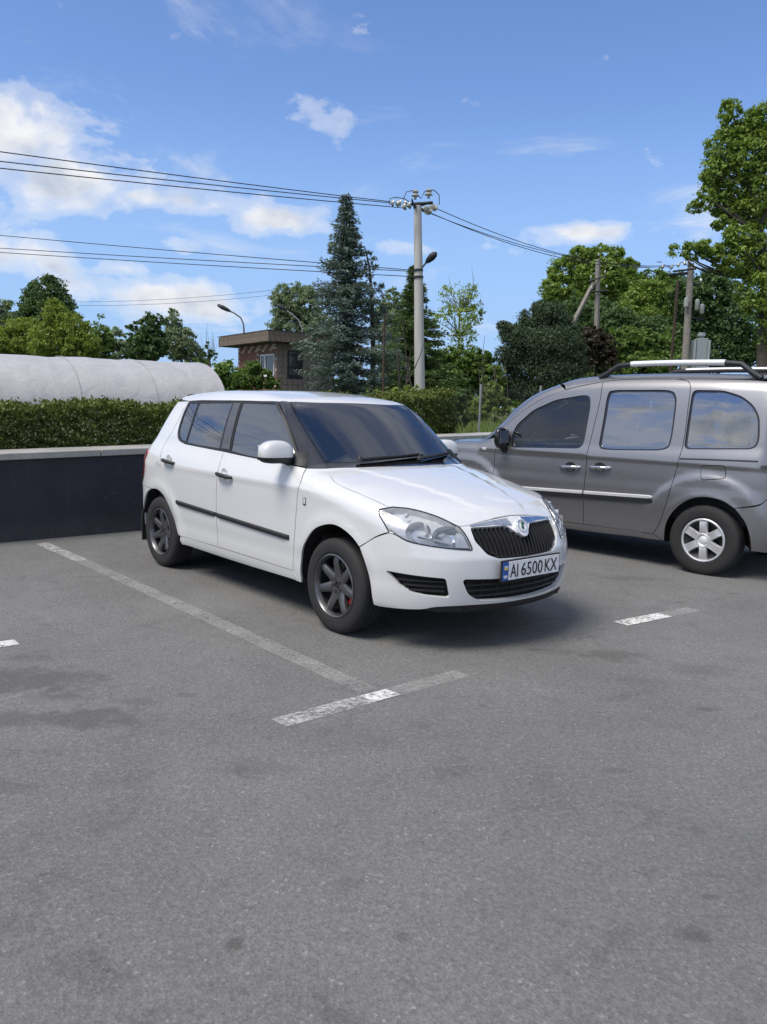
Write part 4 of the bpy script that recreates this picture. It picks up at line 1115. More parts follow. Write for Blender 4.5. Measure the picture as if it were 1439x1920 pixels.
    # --- under and inside
    b = MB(); b.box((-1.2, 0, .26), (1.62, 1.40, .06)); b.box((-1.22, 0, .36), (4.0, .86, .22)); b.box((-2.9, 0, .42), (.30, 1.2, .24)); b.box((.46, 0, .50), (.30, .8, .34))
    b.build('underbody', M['liner'], root, fix=True)
    for x in (0, -2.451):
        for sg in (-1, 1):
            b = MB(); n_ = 20; vs = []
            for k in range(n_ + 1):
                a = math.pi * (-.03 + 1.06 * k / n_); cxp, czp = x + .365 * math.cos(a), .305 + .385 * math.sin(a)
                vs += [(cxp, sg * (.785 if cxp < .1 else .735), czp), (cxp, sg * .42, czp)]
            fs = [(2 * k, 2 * k + 1, 2 * k + 3, 2 * k + 2) for k in range(n_)]
            b.add(vs, fs); b.add([vs[2 * k + 1] for k in range(n_ + 1)], [tuple(range(n_ + 1))])
            b.build('arch_liner', M['liner'], root)
    b = MB(); b.box((-1.5, 0, .55), (2.5, 1.36, .30)); b.build('cabin_floor', M['cabin'], root, fix=True)
    b = MB(); b.box((-.48, 0, .86), (.42, 1.36, .22)); b.box((-.40, 0, .94), (.26, 1.3, .10)); b.build('dashboard', M['cabin'], root, bevel=.05, seg=3, fix=True, smooth=True)
    steering(root, -.72, .36, .93, 25)
    for y in (-.36, .36): seat(root, -1.12, y, .50, .55, M['seat_cloth'])
    seat(root, -1.98, 0, 1.24, .55, M['seat_cloth'])
    b = MB(); b.box((-.93, 0, 1.335), (.03, .22, .06)); b.build('rear_view_mirror', tr, root, bevel=.01, fix=True)
    # mud flap behind the rear wheel
    for sg in (-1, 1):
        b = MB(); b.box((-2.835, sg * .70, .30), (.012, .17, .26)); b.build('mud_flap', M['rubber'], root, fix=True)
    # wheels
    for (x, sg, st) in ((0, -1, 0), (0, 1, 0), (-2.451, -1, 0), (-2.451, 1, 0)):
        wh = wheel(root, x, sg * .705, .298, .2985, .195, .196, sg, spoke_rim(7, 'gunmetal', math.radians(93 if x == 0 else 98), .066, .046, .054, .026, caliper=(-22 if sg < 0 else 200)))
    return root


hatch = build_hatch()
# ---- grey leisure van (its left side, +y, faces the camera)
def build_van():
    root = empty('parked_van', (1.5249035, 9.5558226, 0), 2.3719025)
    tag(root, 'grey metallic van with roof rails and silver wheel trims, parked nose to the wall', 'van')
    B = Body(F_van, root)
    G = M['grey_paint']; tr = M['dark_trim']
    L15 = Par((0, math.cos(.15), math.sin(.15))); L35 = Par((0, math.cos(.5), math.sin(.5)))
    FR = Cyl(-.15); RE = Cyl(-2.2, back=True)
    p = lambda x, z: tuple(B.on(x, '+', z))
    fy = lambda P: [(q[0], -q[1], q[2]) for q in P]
    top1 = [(-.400, .86, 1.075), (-.43, .835, 1.18), (-.504, .800, 1.286), (-.660, .783, 1.412), (-.862, .757, 1.536), (-1.111, .727, 1.629), (-1.329, .703, 1.681), (-1.506, .683, 1.715)]
    seam1 = [(-1.506, .683, 1.715), p(-1.526, 1.524), p(-1.512, 1.254), p(-1.499, 1.03), p(-1.492, .668), p(-1.492, .305)]
    seamF = [(-.400, .86, 1.075), p(-.395, 1.0), p(-.381, .937), p(-.386, .764), p(-.40, .55), p(-.44, .295)]
    topS = [(-1.506, .683, 1.715), (-1.682, .669, 1.732), (-1.917, .664, 1.739), (-2.20, .665, 1.739)]
    seam2 = [(-2.20, .665, 1.739), (-2.33, .676, 1.727), (-2.392, .704, 1.685), p(-2.415, 1.539), p(-2.435, 1.127), p(-2.393, .835), p(-2.353, .623), p(-2.298, .425), p(-2.229, .308)]
    sill = [p(-.44, .295), p(-1.0, .298), p(-1.492, .305), p(-2.229, .308)]
    fwin = [(-.590, .888, 1.020), (-.560, .86, 1.12), (-.600, .822, 1.253), (-.777, .787, 1.415), (-1.030, .760, 1.527), (-1.336, .745, 1.578), (-1.408, .748, 1.567), (-1.434, .777, 1.466), (-1.436, .860, 1.116), (-1.405, .882, 1.055)]
    swin = [(-1.599, .744, 1.581), (-1.650, .729, 1.626), (-1.910, .727, 1.633), (-2.205, .726, 1.631), (-2.282, .742, 1.579), (-2.304, .772, 1.475), (-2.316, .843, 1.183), (-2.268, .866, 1.097), (-2.027, .875, 1.074), (-1.676, .880, 1.062), (-1.612, .867, 1.092), (-1.605, .853, 1.147), (-1.604, .801, 1.369)]
    qwin = [(-2.430, .723, 1.637), (-2.707, .721, 1.635), (-2.872, .729, 1.587), (-2.981, .746, 1.510), (-3.045, .767, 1.414), (-3.074, .807, 1.241), (-3.067, .823, 1.172), (-3.026, .835, 1.141), (-2.703, .855, 1.122), (-2.452, .861, 1.110), (-2.442, .802, 1.353)]
    fwl, swl, qwl = rounded(fwin, .05), spline(swin, .02, True), rounded(qwin, .05)
    aF = [p(-.375, .25), p(-.36, .40), p(-.30, .55), p(-.20, .645), p(-.06, .692), p(.08, .69), p(.20, .65), p(.30, .57)]
    aR = [p(-2.336, .256), p(-2.362, .433), p(-2.443, .569), p(-2.564, .666), p(-2.704, .700), p(-2.844, .684), p(-2.954, .628), p(-3.046, .516), p(-3.088, .401), p(-3.10, .27)]
    # hood / screen edges
    hoodS = [(-.40, .80, 1.092), (-.20, .80, 1.082), (.0, .795, 1.07), (.25, .76, 1.045), (.48, .70, 1.00), (.60, .66, .94)]
    hoodN = [(.60, .66, .94), (.72, .45, .93), (.78, .2, .92), (.795, 0, .915)]
    base = [(-.400, .86, 1.075), (-.40, .80, 1.092)]
    wsS = [(-.20, .66, 1.10), (-.43, .655, 1.27), (-.70, .635, 1.45), (-1.02, .60, 1.63)]
    wsT = [(-1.02, .60, 1.63), (-.95, .40, 1.685), (-.90, .2, 1.70), (-.885, 0, 1.705)]
    wsB = [(-.20, .66, 1.10), (-.07, .5, 1.105), (.06, .25, 1.105), (.09, 0, 1.105)]
    def snap(P, dv):
        dv = np.array(dv) / np.linalg.norm(dv); P = np.array(P)
        return [tuple(q) for q in trace(F_van, P + dv * 1.5, np.repeat(-dv[None], len(P), 0))]
    wsS, wsT, wsB = (snap(q, (.65, 0, .76)) for q in (wsS, wsT, wsB))
    nz = trace(F_van, np.array([[4., 0, .9]]), np.array([[-1., 0, 0]]))[0]
    hood_o = loop(wsB[::-1], [wsB[0], (-.40, .80, 1.092)], hoodS, hoodN)
    B.panel('hood', hood_o + mir(hood_o)[1:-1], Par((.3, 0, .95)), G, grid=.06)
    fen = B.panel('front_fender', loop(seamF, [p(-.44, .295), p(-.375, .25)], aF, [p(.30, .57), p(.40, .66), (.52, .74, .74), (.56, .70, .82)], [(.56, .70, .82), (.60, .66, .94)], hoodS[::-1], base[::-1]), L35, G, mirror=True, grid=.026)
    fd = B.panel('front_door', loop(seamF, sill[:3], seam1[::-1], top1[::-1]), L15, G, mirror=True, holes=[fwl], grid=.026)
    sd = B.panel('sliding_door', loop(seam1, sill[2:], seam2[::-1], topS[::-1]), L15, G, mirror=True, holes=[swl], grid=.026)
    def rsnap(P):
        o_, d_ = RE.rays(RE.to(np.array(P))); return [tuple(q) for q in trace(F_van, o_, d_)]
    tgS = rsnap([(-3.10, .56, 1.70), (-3.17, .62, 1.45), (-3.20, .66, 1.15), (-3.23, .68, .90), (-3.25, .72, .74)])
    roofR = [tgS[0], (tgS[0][0] - .07, .40, 1.745), (tgS[0][0] - .10, 0, 1.755)]
    side_top = [(-2.20, .665, 1.739), (-2.6, .66, 1.738), (-2.9, .64, 1.73), tgS[0]]
    apil = loop(wsS, [wsS[-1], top1[5]], list(reversed(top1[:6])), base, [(-.40, .80, 1.092), wsS[0]])
    B.panel('a_pillar', apil, Par((.55, .6, .55)), G, mirror=True, gap=.0005, depth=.012)
    ro = loop(wsT[::-1], [wsT[0], top1[5]], top1[5:], topS, side_top, roofR)
    roof = B.panel('roof', ro + mir(ro)[1:-1], Par((0, 0, 1)), G, grid=.06)
    bse = [p(-2.954, .628), (-3.131, .854, .671), (-3.186, .816, .723), tgS[-1]]
    qp = B.panel('rear_quarter', loop(seam2, [p(-2.229, .308), p(-2.336, .256)], aR[:7], bse, tgS[::-1], side_top[::-1]), L15, G, mirror=True, holes=[qwl], grid=.026)
    half = loop([(-3.32, 0, .74), tgS[-1]], bse[::-1], aR[6:], [p(-3.10, .27), (-3.2, .70, .26), (-3.30, .4, .26), (-3.32, 0, .26)])
    B.panel('rear_bumper', half + mir(half)[1:-1], RE, G, grid=.06)
    tgo = loop([(-3.32, 0, .74), tgS[-1]], tgS[::-1], roofR)
    B.panel('tail_light', rounded([p(-3.13, 1.46), tgS[1], tgS[2], (tgS[3][0], tgS[3][1], 1.0), p(-3.17, 1.0)], .02), RE, M['tail_red'], mirror=True, lift=.010, depth=.02)
    tail_glass = rounded([(-3.18, .52, 1.62), (-3.25, .58, 1.16), (-3.27, -.58, 1.16), (-3.18, -.52, 1.62)], .06)
    tg = B.panel('tailgate', tgo + mir(tgo)[1:-1], RE, G, holes=[tail_glass], grid=.06)
    B.panel('rear_window', tail_glass, RE, M['van_glass_dark'], parent=tg, depth=0, gap=-.003, lift=-.005, grid=.08)
    B.panel('sill', loop(sill, [p(-2.229, .308), p(-2.336, .256)], [p(-2.336, .256), p(-1.3, .232), p(-.375, .25)], [p(-.375, .25), p(-.44, .295)]), Par((0, 1, -.15)), G, mirror=True)
    fbh = loop([(.84, 0, .25), (.80, .3, .25), (.70, .6, .25), (.40, .80, .26), (.345, .83, .26)], [(.345, .83, .26), p(.36, .40), p(.30, .57)], [p(.30, .57), p(.40, .66), (.52, .74, .74), (.56, .70, .82)], [(.56, .70, .82), (.60, .66, .94)], hoodN)
    gri = rounded([(.80, .36, .86), (.86, .30, .74), (.88, 0, .73), (.86, -.30, .74), (.80, -.36, .86), (.82, 0, .87)], .03)
    lgi = rounded([(.8, .50, .46), (.82, .42, .32), (.86, 0, .31), (.82, -.42, .32), (.8, -.50, .46), (.88, 0, .47)], .03)
    fb = B.panel('front_bumper', fbh + mir(fbh)[1:-1], FR, G, holes=[gri, lgi], grid=.06)
    B.panel('grille', gri, FR, M['dark_trim'], parent=fb, depth=0, gap=-.005, lift=-.04)
    B.panel('lower_grille', lgi, FR, M['dark_trim'], parent=fb, depth=0, gap=-.005, lift=-.04)
    hl = rounded([(.56, .70, .80), (.60, .655, .925), (.74, .42, .90), (.80, .40, .78), (.70, .58, .76)], .04)
    for sg in (1, -1):
        h_ = hl if sg > 0 else mir(hl)
        q = B.panel('headlight', h_, FR, M['lamp_housing'], depth=0, lift=.004); B.panel('lens', h_, FR, M['lamp_glass'], parent=q, depth=0, lift=.012)
    # windscreen
    wso = loop(wsB[::-1], wsS, wsT)
    wsi = loop([(.065, 0, 1.125), (.035, .25, 1.125), (-.095, .48, 1.125), (-.235, .63, 1.125)], [(-.235, .63, 1.125), (-.45, .622, 1.28), (-.72, .602, 1.455), (-1.0, .575, 1.615)], [(-1.0, .575, 1.615), (-.94, .39, 1.668), (-.885, .2, 1.683), (-.87, 0, 1.688)])
    PW = Par((.65, 0, .76)); wsf = wsi + mir(wsi)[1:-1]
    B.panel('windscreen_surround', wso + mir(wso)[1:-1], PW, M['gloss_black'], holes=[wsf], depth=.012, gap=.001, lift=-.003)
    B.panel('windscreen', wsf, PW, M['van_glass'], depth=0, gap=-.003, lift=-.004, grid=.07)
    # side glass with black rubber borders
    def ring(o_, k):
        P = np.array(o_); c = P.mean(0); return [tuple(c + (q - c) * k) for q in P]
    for nm, o_, par, gl in (('window_pane', fwl, fd, 'van_glass'), ('sliding_window', swl, sd, 'van_glass_dark'), ('quarter_window', qwl, qp, 'van_glass_dark')):
        B.panel('window_frame', o_, L15, M['gloss_black'], parent=par, mirror=True, holes=[ring(o_, .955)], gap=-.001, lift=-.012, depth=.01, inner=False)
        B.panel(nm, ring(o_, .957), L15, M[gl], parent=par, mirror=True, depth=0, gap=-.001, lift=-.016, grid=.06)
    # chrome-topped mouldings, handles, sliding rail, fuel flap
    for i, sg in enumerate((1, -1)):
        for (xa, xb, dr) in ((-.45, -1.482, fd[i]), (-1.500, -2.210, sd[i])):
            for nm, m_, z_off, prof in (('side_moulding', 'dark_trim', -.035, ((-.020, -.004), (-.017, .016), (.016, .018), (.020, .010), (.020, -.004))), ('chrome_strip', 'satin_silver', 0, ((-.0145, -.002), (-.014, .017), (.010, .020), (.015, .010), (.015, -.002)))):
                vs = []; n_ = 16
                for k in range(n_ + 1):
                    t = k / n_; x = xa + (xb - xa) * t; z = .628 + z_off + (-1.5 - x) * .033
                    yy = trace(F_van, np.array([[x, 3., z]]), np.array([[0, -1., 0]]))[0][1]
                    sc_ = .55 if (k == n_ and xb < -2) else 1
                    for (dz, dy) in prof: vs.append((x, sg * (yy + dy), z + dz * sc_))
                b = MB(); b.add(vs, [(k * 5 + j, k * 5 + j + 1, k * 5 + 6 + j, k * 5 + 5 + j) for k in range(n_) for j in range(4)] + [(0, 1, 2, 3, 4), tuple(n_ * 5 + j for j in (4, 3, 2, 1, 0))])
                b.build(nm, M[m_], dr, smooth=True, fix=True)
        for (xc, zc, dr) in ((-1.32, .866, fd[i]), (-1.645, .884, sd[i])):
            yy = trace(F_van, np.array([[xc, 3., zc]]), np.array([[0, -1., 0]]))[0][1]
            b = MB(); b.lathe([(.052, .0), (.050, .003), (.04, .001), (.001, .001)], 28, axis='y')
            c_ = b.build('handle_cup', tr, dr, smooth=True, fix=True); c_.location = (xc, sg * yy, zc); c_.scale = (1.25, 1, .95)
            if sg < 0: c_.rotation_euler = (0, 0, math.pi)
            pts = [(xc + .118, sg * (yy + .006), zc - .004), (xc + .10, sg * (yy + .026), zc - .003), (xc + .03, sg * (yy + .040), zc), (xc - .04, sg * (yy + .040), zc + .003), (xc - .09, sg * (yy + .026), zc + .004), (xc - .112, sg * (yy + .004), zc + .005)]
            curve_tube('door_handle', pts, [.008, .013, .015, .015, .013, .009], M['chrome'], dr, 10)
        rl = [p(-2.432, 1.030), p(-2.7, 1.040), p(-3.10, 1.050), p(-3.10, 1.030), p(-2.7, 1.020), p(-2.432, 1.010)]
        fl = rounded([p(-2.622, .968), p(-2.835, .990), p(-2.850, .876), p(-2.646, .846)], .03)
        if sg < 0: rl = mir(rl); fl = mir(fl)
        PL = L15 if sg > 0 else Par((0, -math.cos(.15), math.sin(.15)))
        B.panel('sliding_rail', dense(rl), PL, M['gloss_black'], parent=qp[i], lift=.001, depth=.004)
        B.panel('flap_gap', fl, PL, M['liner'], parent=qp[i], lift=.0006, depth=0, gap=-.003)
        B.panel('fuel_flap', fl, PL, G, parent=qp[i], lift=.003, depth=.004)
        # roof rail
        yb = .615
        def rz(x): return trace(F_van, np.array([[x, yb, 3.]]), np.array([[0, 0, -1.]]))[0][2]
        P_ = [(-1.43, rz(-1.43) - .005), (-1.52, rz(-1.52) + .035), (-1.62, 1.868), (-1.74, 1.880), (-2.2, 1.886), (-2.68, 1.882), (-2.80, 1.872), (-2.90, rz(-2.90) + .040), (-2.98, rz(-2.98) - .005)]
        rr_ = curve_tube('roof_rail', [(x, sg * yb, z) for x, z in P_], [.030, .028, .026, .025, .025, .025, .026, .028, .030], M['dark_steel'], roof, 12)
        b = MB(); b.tube([(-1.76, sg * (yb + .004), 1.884), (-2.0, sg * (yb + .004), 1.889), (-2.2, sg * (yb + .004), 1.890), (-2.45, sg * (yb + .004), 1.889), (-2.66, sg * (yb + .004), 1.886)], .0275, 12)
        b.build('rail_insert', M['satin_silver'], rr_, smooth=True, fix=True)
        # black door mirror on a foot
        mcx, mcy, mcz = -.52, sg * .958, 1.115
        b = MB(); vs = []; n1, n2 = 14, 20
        b2 = bmesh.new()
        bmesh.ops.create_uvsphere(b2, u_segments=20, v_segments=14, radius=1)
        for v in b2.verts:
            x, y, z = v.co; s_ = lambda t: math.copysign(abs(t)**.75, t)
            v.co = (s_(x) * .060 * (1 if x > 0 else .45), s_(y) * .105, s_(z) * .115)
        me = bpy.data.meshes.new('door_mirror'); b2.to_mesh(me); b2.free(); me.polygons.foreach_set('use_smooth', [True] * len(me.polygons))
        mr = link('door_mirror', me, [M['gloss_black']], root); mr.location = (mcx, mcy, mcz)
        b = MB(); b.box((-.028, 0, .012), (.006, .155, .13)); b.build('mirror_glass', M['mirror_glass'], mr, bevel=.002, fix=True)
        b = MB(); b.tube([(0, 0, -.05), (.01, -sg * .06, -.12), (.015, -sg * .115, -.125)], [.045, .040, .045], 10); b.build('mirror_arm', tr, mr, smooth=True, fix=True)
        b = MB()
        tri = [(-.405, .862, 1.075), (-.60, .885, 1.02), (-.565, .86, 1.12), (-.49, .822, 1.22)]
        if sg < 0: tri = mir(tri)
        B.panel('mirror_base', rounded(tri, .015), PL, tr, parent=fd[i], lift=.004, depth=.01)
        yy = trace(F_van, np.array([[-.24, 3., .985]]), np.array([[0, -1., 0]]))[0][1]
        b = MB(); b.box((-.24, sg * (yy + .002), .985), (.05, .010, .028)); b.build('side_repeater', M['lamp_housing'], fen[i], bevel=.004, fix=True)
    # under and inside
    b = MB(); b.box((-1.35, 0, .27), (1.9, 1.5, .08)); b.box((-1.3, 0, .40), (4.0, .9, .26)); b.box((.5, 0, .55), (.5, 1.1, .5)); b.box((-3.05, 0, .45), (.36, 1.3, .26))
    b.build('underbody', M['liner'], root, fix=True)
    for x in (0, -2.697):
        for sg in (-1, 1):
            b = MB(); n_ = 20; vs = []
            for k in range(n_ + 1):
                a = math.pi * (-.03 + 1.06 * k / n_); cxp, czp = x + .395 * math.cos(a), .30 + .415 * math.sin(a)
                vs += [(cxp, sg * .865, czp), (cxp, sg * .5, czp)]
            b.add(vs, [(2 * k, 2 * k + 1, 2 * k + 3, 2 * k + 2) for k in range(n_)]); b.add([vs[2 * k + 1] for k in range(n_ + 1)], [tuple(range(n_ + 1))])
            b.build('arch_liner', M['liner'], root)
    b = MB(); b.box((-1.7, 0, .60), (3.0, 1.5, .28)); b.build('cabin_floor', M['cabin'], root, fix=True)
    b = MB(); b.box((-.42, 0, .93), (.52, 1.5, .24)); b.box((-.22, 0, 1.03), (.5, 1.36, .10)); b.build('dashboard', M['cabin'], root, bevel=.05, seg=3, fix=True, smooth=True)
    steering(root, -.68, .38, 1.02, 38)
    for y in (-.38, .38): seat(root, -1.18, y, .52, .68, M['seat_cloth'])
    seat(root, -2.02, 0, 1.30, .68, M['seat_cloth'])
    b = MB(); b.box((-.86, 0, 1.58), (.03, .24, .07)); b.build('rear_view_mirror', tr, root, bevel=.01, fix=True)
    for x in (0, -2.697):
        for sg in (-1, 1):
            wheel(root, x, sg * .795, .312, .315, .195, .193, sg, hubcap_rim(math.radians(27)))
    return root


van = build_van()
# ------------------------------------------------------------------ the place
def at(px, py, Y):
    d = FW + RT * ((px - 719.5) / FPX) - UP * ((py - 960) / FPX)
    return Vector((0, 0, CAM_H)) + d * (Y / d.y)


WT = Vector((.736760, .676155, 0)); WN = Vector((-.676155, .736760, 0)); W0 = Vector((-3.674, 7.572, 0))
def wl(s, off, z=0.0): return W0 + WT * s + WN * off + Vector((0, 0, z))


def sheet(name, pts, z, m_, kind='structure', **kw):
    b = MB(); b.add([(q[0], q[1], z) for q in pts], [tuple(range(len(pts)))])
    o = b.build(name, m_); tag(o, kind=kind, **kw); return o


def build_ground():
    # lot: one asphalt sheet up to the wall; higher ground with grass behind it
    a, b_ = wl(-120, .1), wl(160, .1)
    sheet('asphalt', [(a.x, a.y), (a.x + 60, a.y - 240), (b_.x + 160, b_.y - 200), (b_.x, b_.y)], 0.0, M['asphalt'])
    g = MB(); rng = np.random.default_rng(5)
    S = [-160, -60, -30, -15, -6, 0, 6, 12, 20, 40, 90, 240]; D = [.24, .6, 2, 5, 10, 20, 40, 80, 180, 420]
    for i, s in enumerate(S):
        for j, d in enumerate(D):
            q = wl(s, d); zz = .72 + .018 * max(-6, min(20, s)) + (0 if j < 2 else rng.uniform(-.06, .06)) + (.3 if d > 60 else 0)
            g.v.append((q.x, q.y, zz))
    n = len(D)
    g.f = [(i * n + j, i * n + j + 1, i * n + n + j + 1, i * n + n + j) for i in range(len(S) - 1) for j in range(n - 1)]
    tag(g.build('grass_ground', M['grass_ground'], smooth=True), kind='structure')
    # bay markings
    def stripe(p, q, w, m_, z=.004):
        p, q = Vector((*p, 0)), Vector((*q, 0)); t = (q - p).normalized(); n_ = Vector((-t.y, t.x, 0)) * (w / 2)
        sheet('parking_line', [p - n_, q - n_, q + n_, p + n_], z, M[m_])
    stripe((-3.30, 7.62), (-2.62, 6.85), .12, 'worn_paint')
    stripe((-2.62, 6.85), (-.05, 3.85), .12, 'faded_paint')
    stripe((-.44, 3.405), (-.055, 3.731), .115, 'worn_paint')
    stripe((.078, 3.843), (.45, 4.158), .115, 'faded_paint')
    stripe((-.053, 3.733), (.076, 3.842), .105, 'part_worn_paint', .004)
    stripe((1.62, 5.275), (2.02, 5.55), .12, 'part_worn_paint')
    stripe((2.022, 5.551), (2.30, 5.745), .12, 'faded_paint')
    stripe((-2.48, 4.15), (-2.09, 4.47), .115, 'part_worn_paint')


def build_wall():
    b = MB(); L_, R_ = -14, 22
    zt = lambda s: .790 + .0232 * s
    vs = [wl(L_, 0), wl(R_, 0), wl(R_, .24), wl(L_, .24), wl(L_, 0, zt(L_)), wl(R_, 0, zt(R_)), wl(R_, .24, zt(R_)), wl(L_, .24, zt(L_))]
    root = None
    b.add(vs, [(0, 1, 5, 4), (1, 2, 6, 5), (2, 3, 7, 6), (3, 0, 4, 7), (4, 5, 6, 7)])
    w = b.build('retaining_wall', M['wall_paint'], fix=True)
    tag(w, 'low dark navy painted retaining wall running along the edge of the lot', 'wall')
    s = L_
    rng = random.Random(3)
    while s < R_:
        e = min(R_, s + 3.0); c = MB(); j = rng.uniform(-.002, .002)
        c.add([wl(s + .004, -.035 + j, zt(s) + .003), wl(e - .004, -.035 + j, zt(e) + .003), wl(e - .004, .275, zt(e) + .003), wl(s + .004, .275, zt(s) + .003), wl(s + .004, -.035 + j, zt(s) + .068), wl(e - .004, -.035 + j, zt(e) + .068), wl(e - .004, .275, zt(e) + .085), wl(s + .004, .275, zt(s) + .085)],
              [(0, 3, 2, 1), (0, 1, 5, 4), (1, 2, 6, 5), (2, 3, 7, 6), (3, 0, 4, 7), (4, 5, 6, 7)])
        c.build('coping', M['concrete'], w, bevel=.008, fix=True); s = e


# ---- foliage made of many small leaf faces
def leaf_mesh(name, C, A, Bv, tint):
    """diamond leaves: centres, half-length and half-width vectors"""
    n = len(C)
    V = np.empty((n, 4, 3), np.float32)
    V[:, 0] = C - A; V[:, 1] = C + Bv - A * .1; V[:, 2] = C + A; V[:, 3] = C - Bv - A * .1
    # a fold along the midrib keeps the leaf from being flat
    nrm = np.cross(A, Bv); nrm /= np.maximum(np.linalg.norm(nrm, axis=1, keepdims=True), 1e-9)
    fold = nrm * (np.linalg.norm(Bv, axis=1, keepdims=True) * .35)
    V[:, 1] += fold; V[:, 3] += fold
    me = np_mesh(name, V.reshape(-1, 3), np.arange(n * 4).reshape(n, 4))
    at_ = me.attributes.new('tint', 'FLOAT', 'FACE'); at_.data.foreach_set('value', np.clip(tint, 0, 1).astype(np.float32))
    return me


def unit(rng, n):
    v = rng.normal(size=(n, 3)); return v / np.linalg.norm(v, axis=1, keepdims=True)


def crown_mesh(name, blobs, rng, leaf, n_leaves, per=42, spread=.16, droop=0.0, asp=.5, shell=.45, up=.5):
    """blobs: (x,y,z,rx,ry,rz). Leaves hang in clumps spread through the blobs, denser towards the outside"""
    Bl = np.array(blobs); w = Bl[:, 3] * Bl[:, 5]; w = w / w.sum()
    nc = max(4, int(n_leaves / per)); k = rng.choice(len(Bl), nc, p=w)
    u = unit(rng, nc); r = (shell + (1 - shell) * rng.random(nc) ** .6)[:, None]
    cc = Bl[k, :3] + u * Bl[k, 3:] * r
    cr2 = spread * np.sqrt(Bl[k, 3] * Bl[k, 5]) * rng.uniform(.6, 1.35, nc)
    cnt = np.maximum(3, (per * rng.uniform(.5, 1.5, nc)).astype(int))
    idx = np.repeat(np.arange(nc), cnt); n = len(idx)
    off = rng.normal(size=(n, 3)) * .55; off[:, 2] *= .75
    C = cc[idx] + off * cr2[idx][:, None]
    nr = unit(rng, n) + u[idx] * .6 + np.array((0, 0, up)); nr /= np.linalg.norm(nr, axis=1, keepdims=True)
    a = np.cross(nr, unit(rng, n)); a[:, 2] -= droop; a /= np.linalg.norm(a, axis=1, keepdims=True)
    b = np.cross(nr, a); b /= np.maximum(np.linalg.norm(b, axis=1, keepdims=True), 1e-9)
    s = (leaf * np.clip(rng.lognormal(-.08, .38, n), .35, 2.0))[:, None]
    tint = rng.uniform(0, .45, n) + rng.uniform(0, .55, nc)[idx]
    return leaf_mesh(name, C, a * s * .5, b * s * .5 * asp, tint), cc


def limb(b, p, q, r0, r1, rng, bend=.12, n=6, sides=7):
    p, q = Vector(p), Vector(q); L_ = (q - p).length
    j = [Vector(rng.normal(size=3)) * L_ * bend * .25 for _ in range(3)]
    pts = []
    for i in range(n + 1):
        t = i / n; o = j[0] * math.sin(math.pi * t) + j[1] * math.sin(2 * math.pi * t) * .5
        pts.append(p.lerp(q, t) + o + Vector((0, 0, -L_ * bend * .4 * math.sin(math.pi * t))))
    b.tube(pts, [r0 + (r1 - r0) * i / n for i in range(n + 1)], sides)


def ground_z(x, y): return .74


SEED = [11]
def tree(name, label, cat, blobs_px, Y, m_, leaf_px=5.0, cover=4.0, trunk=None, tr_r=.16, bark='bark', group=None, limbs=10, per=42, spread=.16, shell=.45, droop=0, asp=.5, depth=.85, twigs=0, up=.5):
    """a broadleaf tree: crown blobs are laid out as (pixel x, y, rx, ry) seen at depth Y; trunk from the ground"""
    SEED[0] += 1; rng = np.random.default_rng(SEED[0]); sc = Y / FPX
    root_p = at(trunk[0] if trunk else float(np.mean([q[0] for q in blobs_px])), 735, Y)
    base = Vector((root_p.x, root_p.y, ground_z(0, Y)))
    root = empty(name, base); tag(root, label, cat, group)
    bl = []
    for q in blobs_px:
        p = at(q[0], q[1], Y); dy = (q[4] if len(q) > 4 else rng.uniform(-.4, .4)) * q[2] * sc
        bl.append((p.x - base.x, dy, p.z - base.z, q[2] * sc, depth * .5 * (q[2] + q[3]) * sc, q[3] * sc))
    ar = sum(math.pi * q[2] * q[3] for q in blobs_px); n = int(1.9 * cover * ar / (leaf_px * leaf_px * asp * .5))
    me, cc = crown_mesh('crown', bl, rng, leaf_px * sc, n, per, spread, droop, asp, shell, up)
    link('crown', me, [M[m_]], root)
    b = MB()
    if trunk and len(trunk) > 2:
        pts = [at(px, py, Y) - base for px, py in trunk[2]]
        pts = [Vector((pts[0].x, pts[0].y, 0))] + pts
        b.tube(pts, [tr_r * (1 - .75 * i / (len(pts) - 1)) for i in range(len(pts))], 9); top = pts
    else:
        zs = [q[2] for q in bl]; top_p = Vector((float(np.mean([q[0] for q in bl])), 0, max(zs)))
        limb(b, (0, 0, -.1), top_p, tr_r, tr_r * .2, rng, .06, 8, 9); top = [Vector((0, 0, 0)).lerp(top_p, t) for t in (0, .3, .5, .7, .9)]
    for i in rng.choice(len(cc), min(limbs, len(cc)), replace=False):
        q = Vector(cc[i]); cand = [t for t in top if t.z < q.z + .1] or [top[0]]
        s0 = min(cand, key=lambda t: (t - q).length); limb(b, s0, q, tr_r * .32, tr_r * .05, rng, .15, 5, 5)
    for i in range(twigs):
        q = Vector(cc[rng.integers(len(cc))]); d = Vector((rng.normal() * .25, rng.normal() * .25, 1)).normalized()
        limb(b, q, q + d * rng.uniform(.6, 1.6), .016, .004, rng, .1, 4, 4)
    b.build('trunk', M[bark], root, smooth=True)
    return root


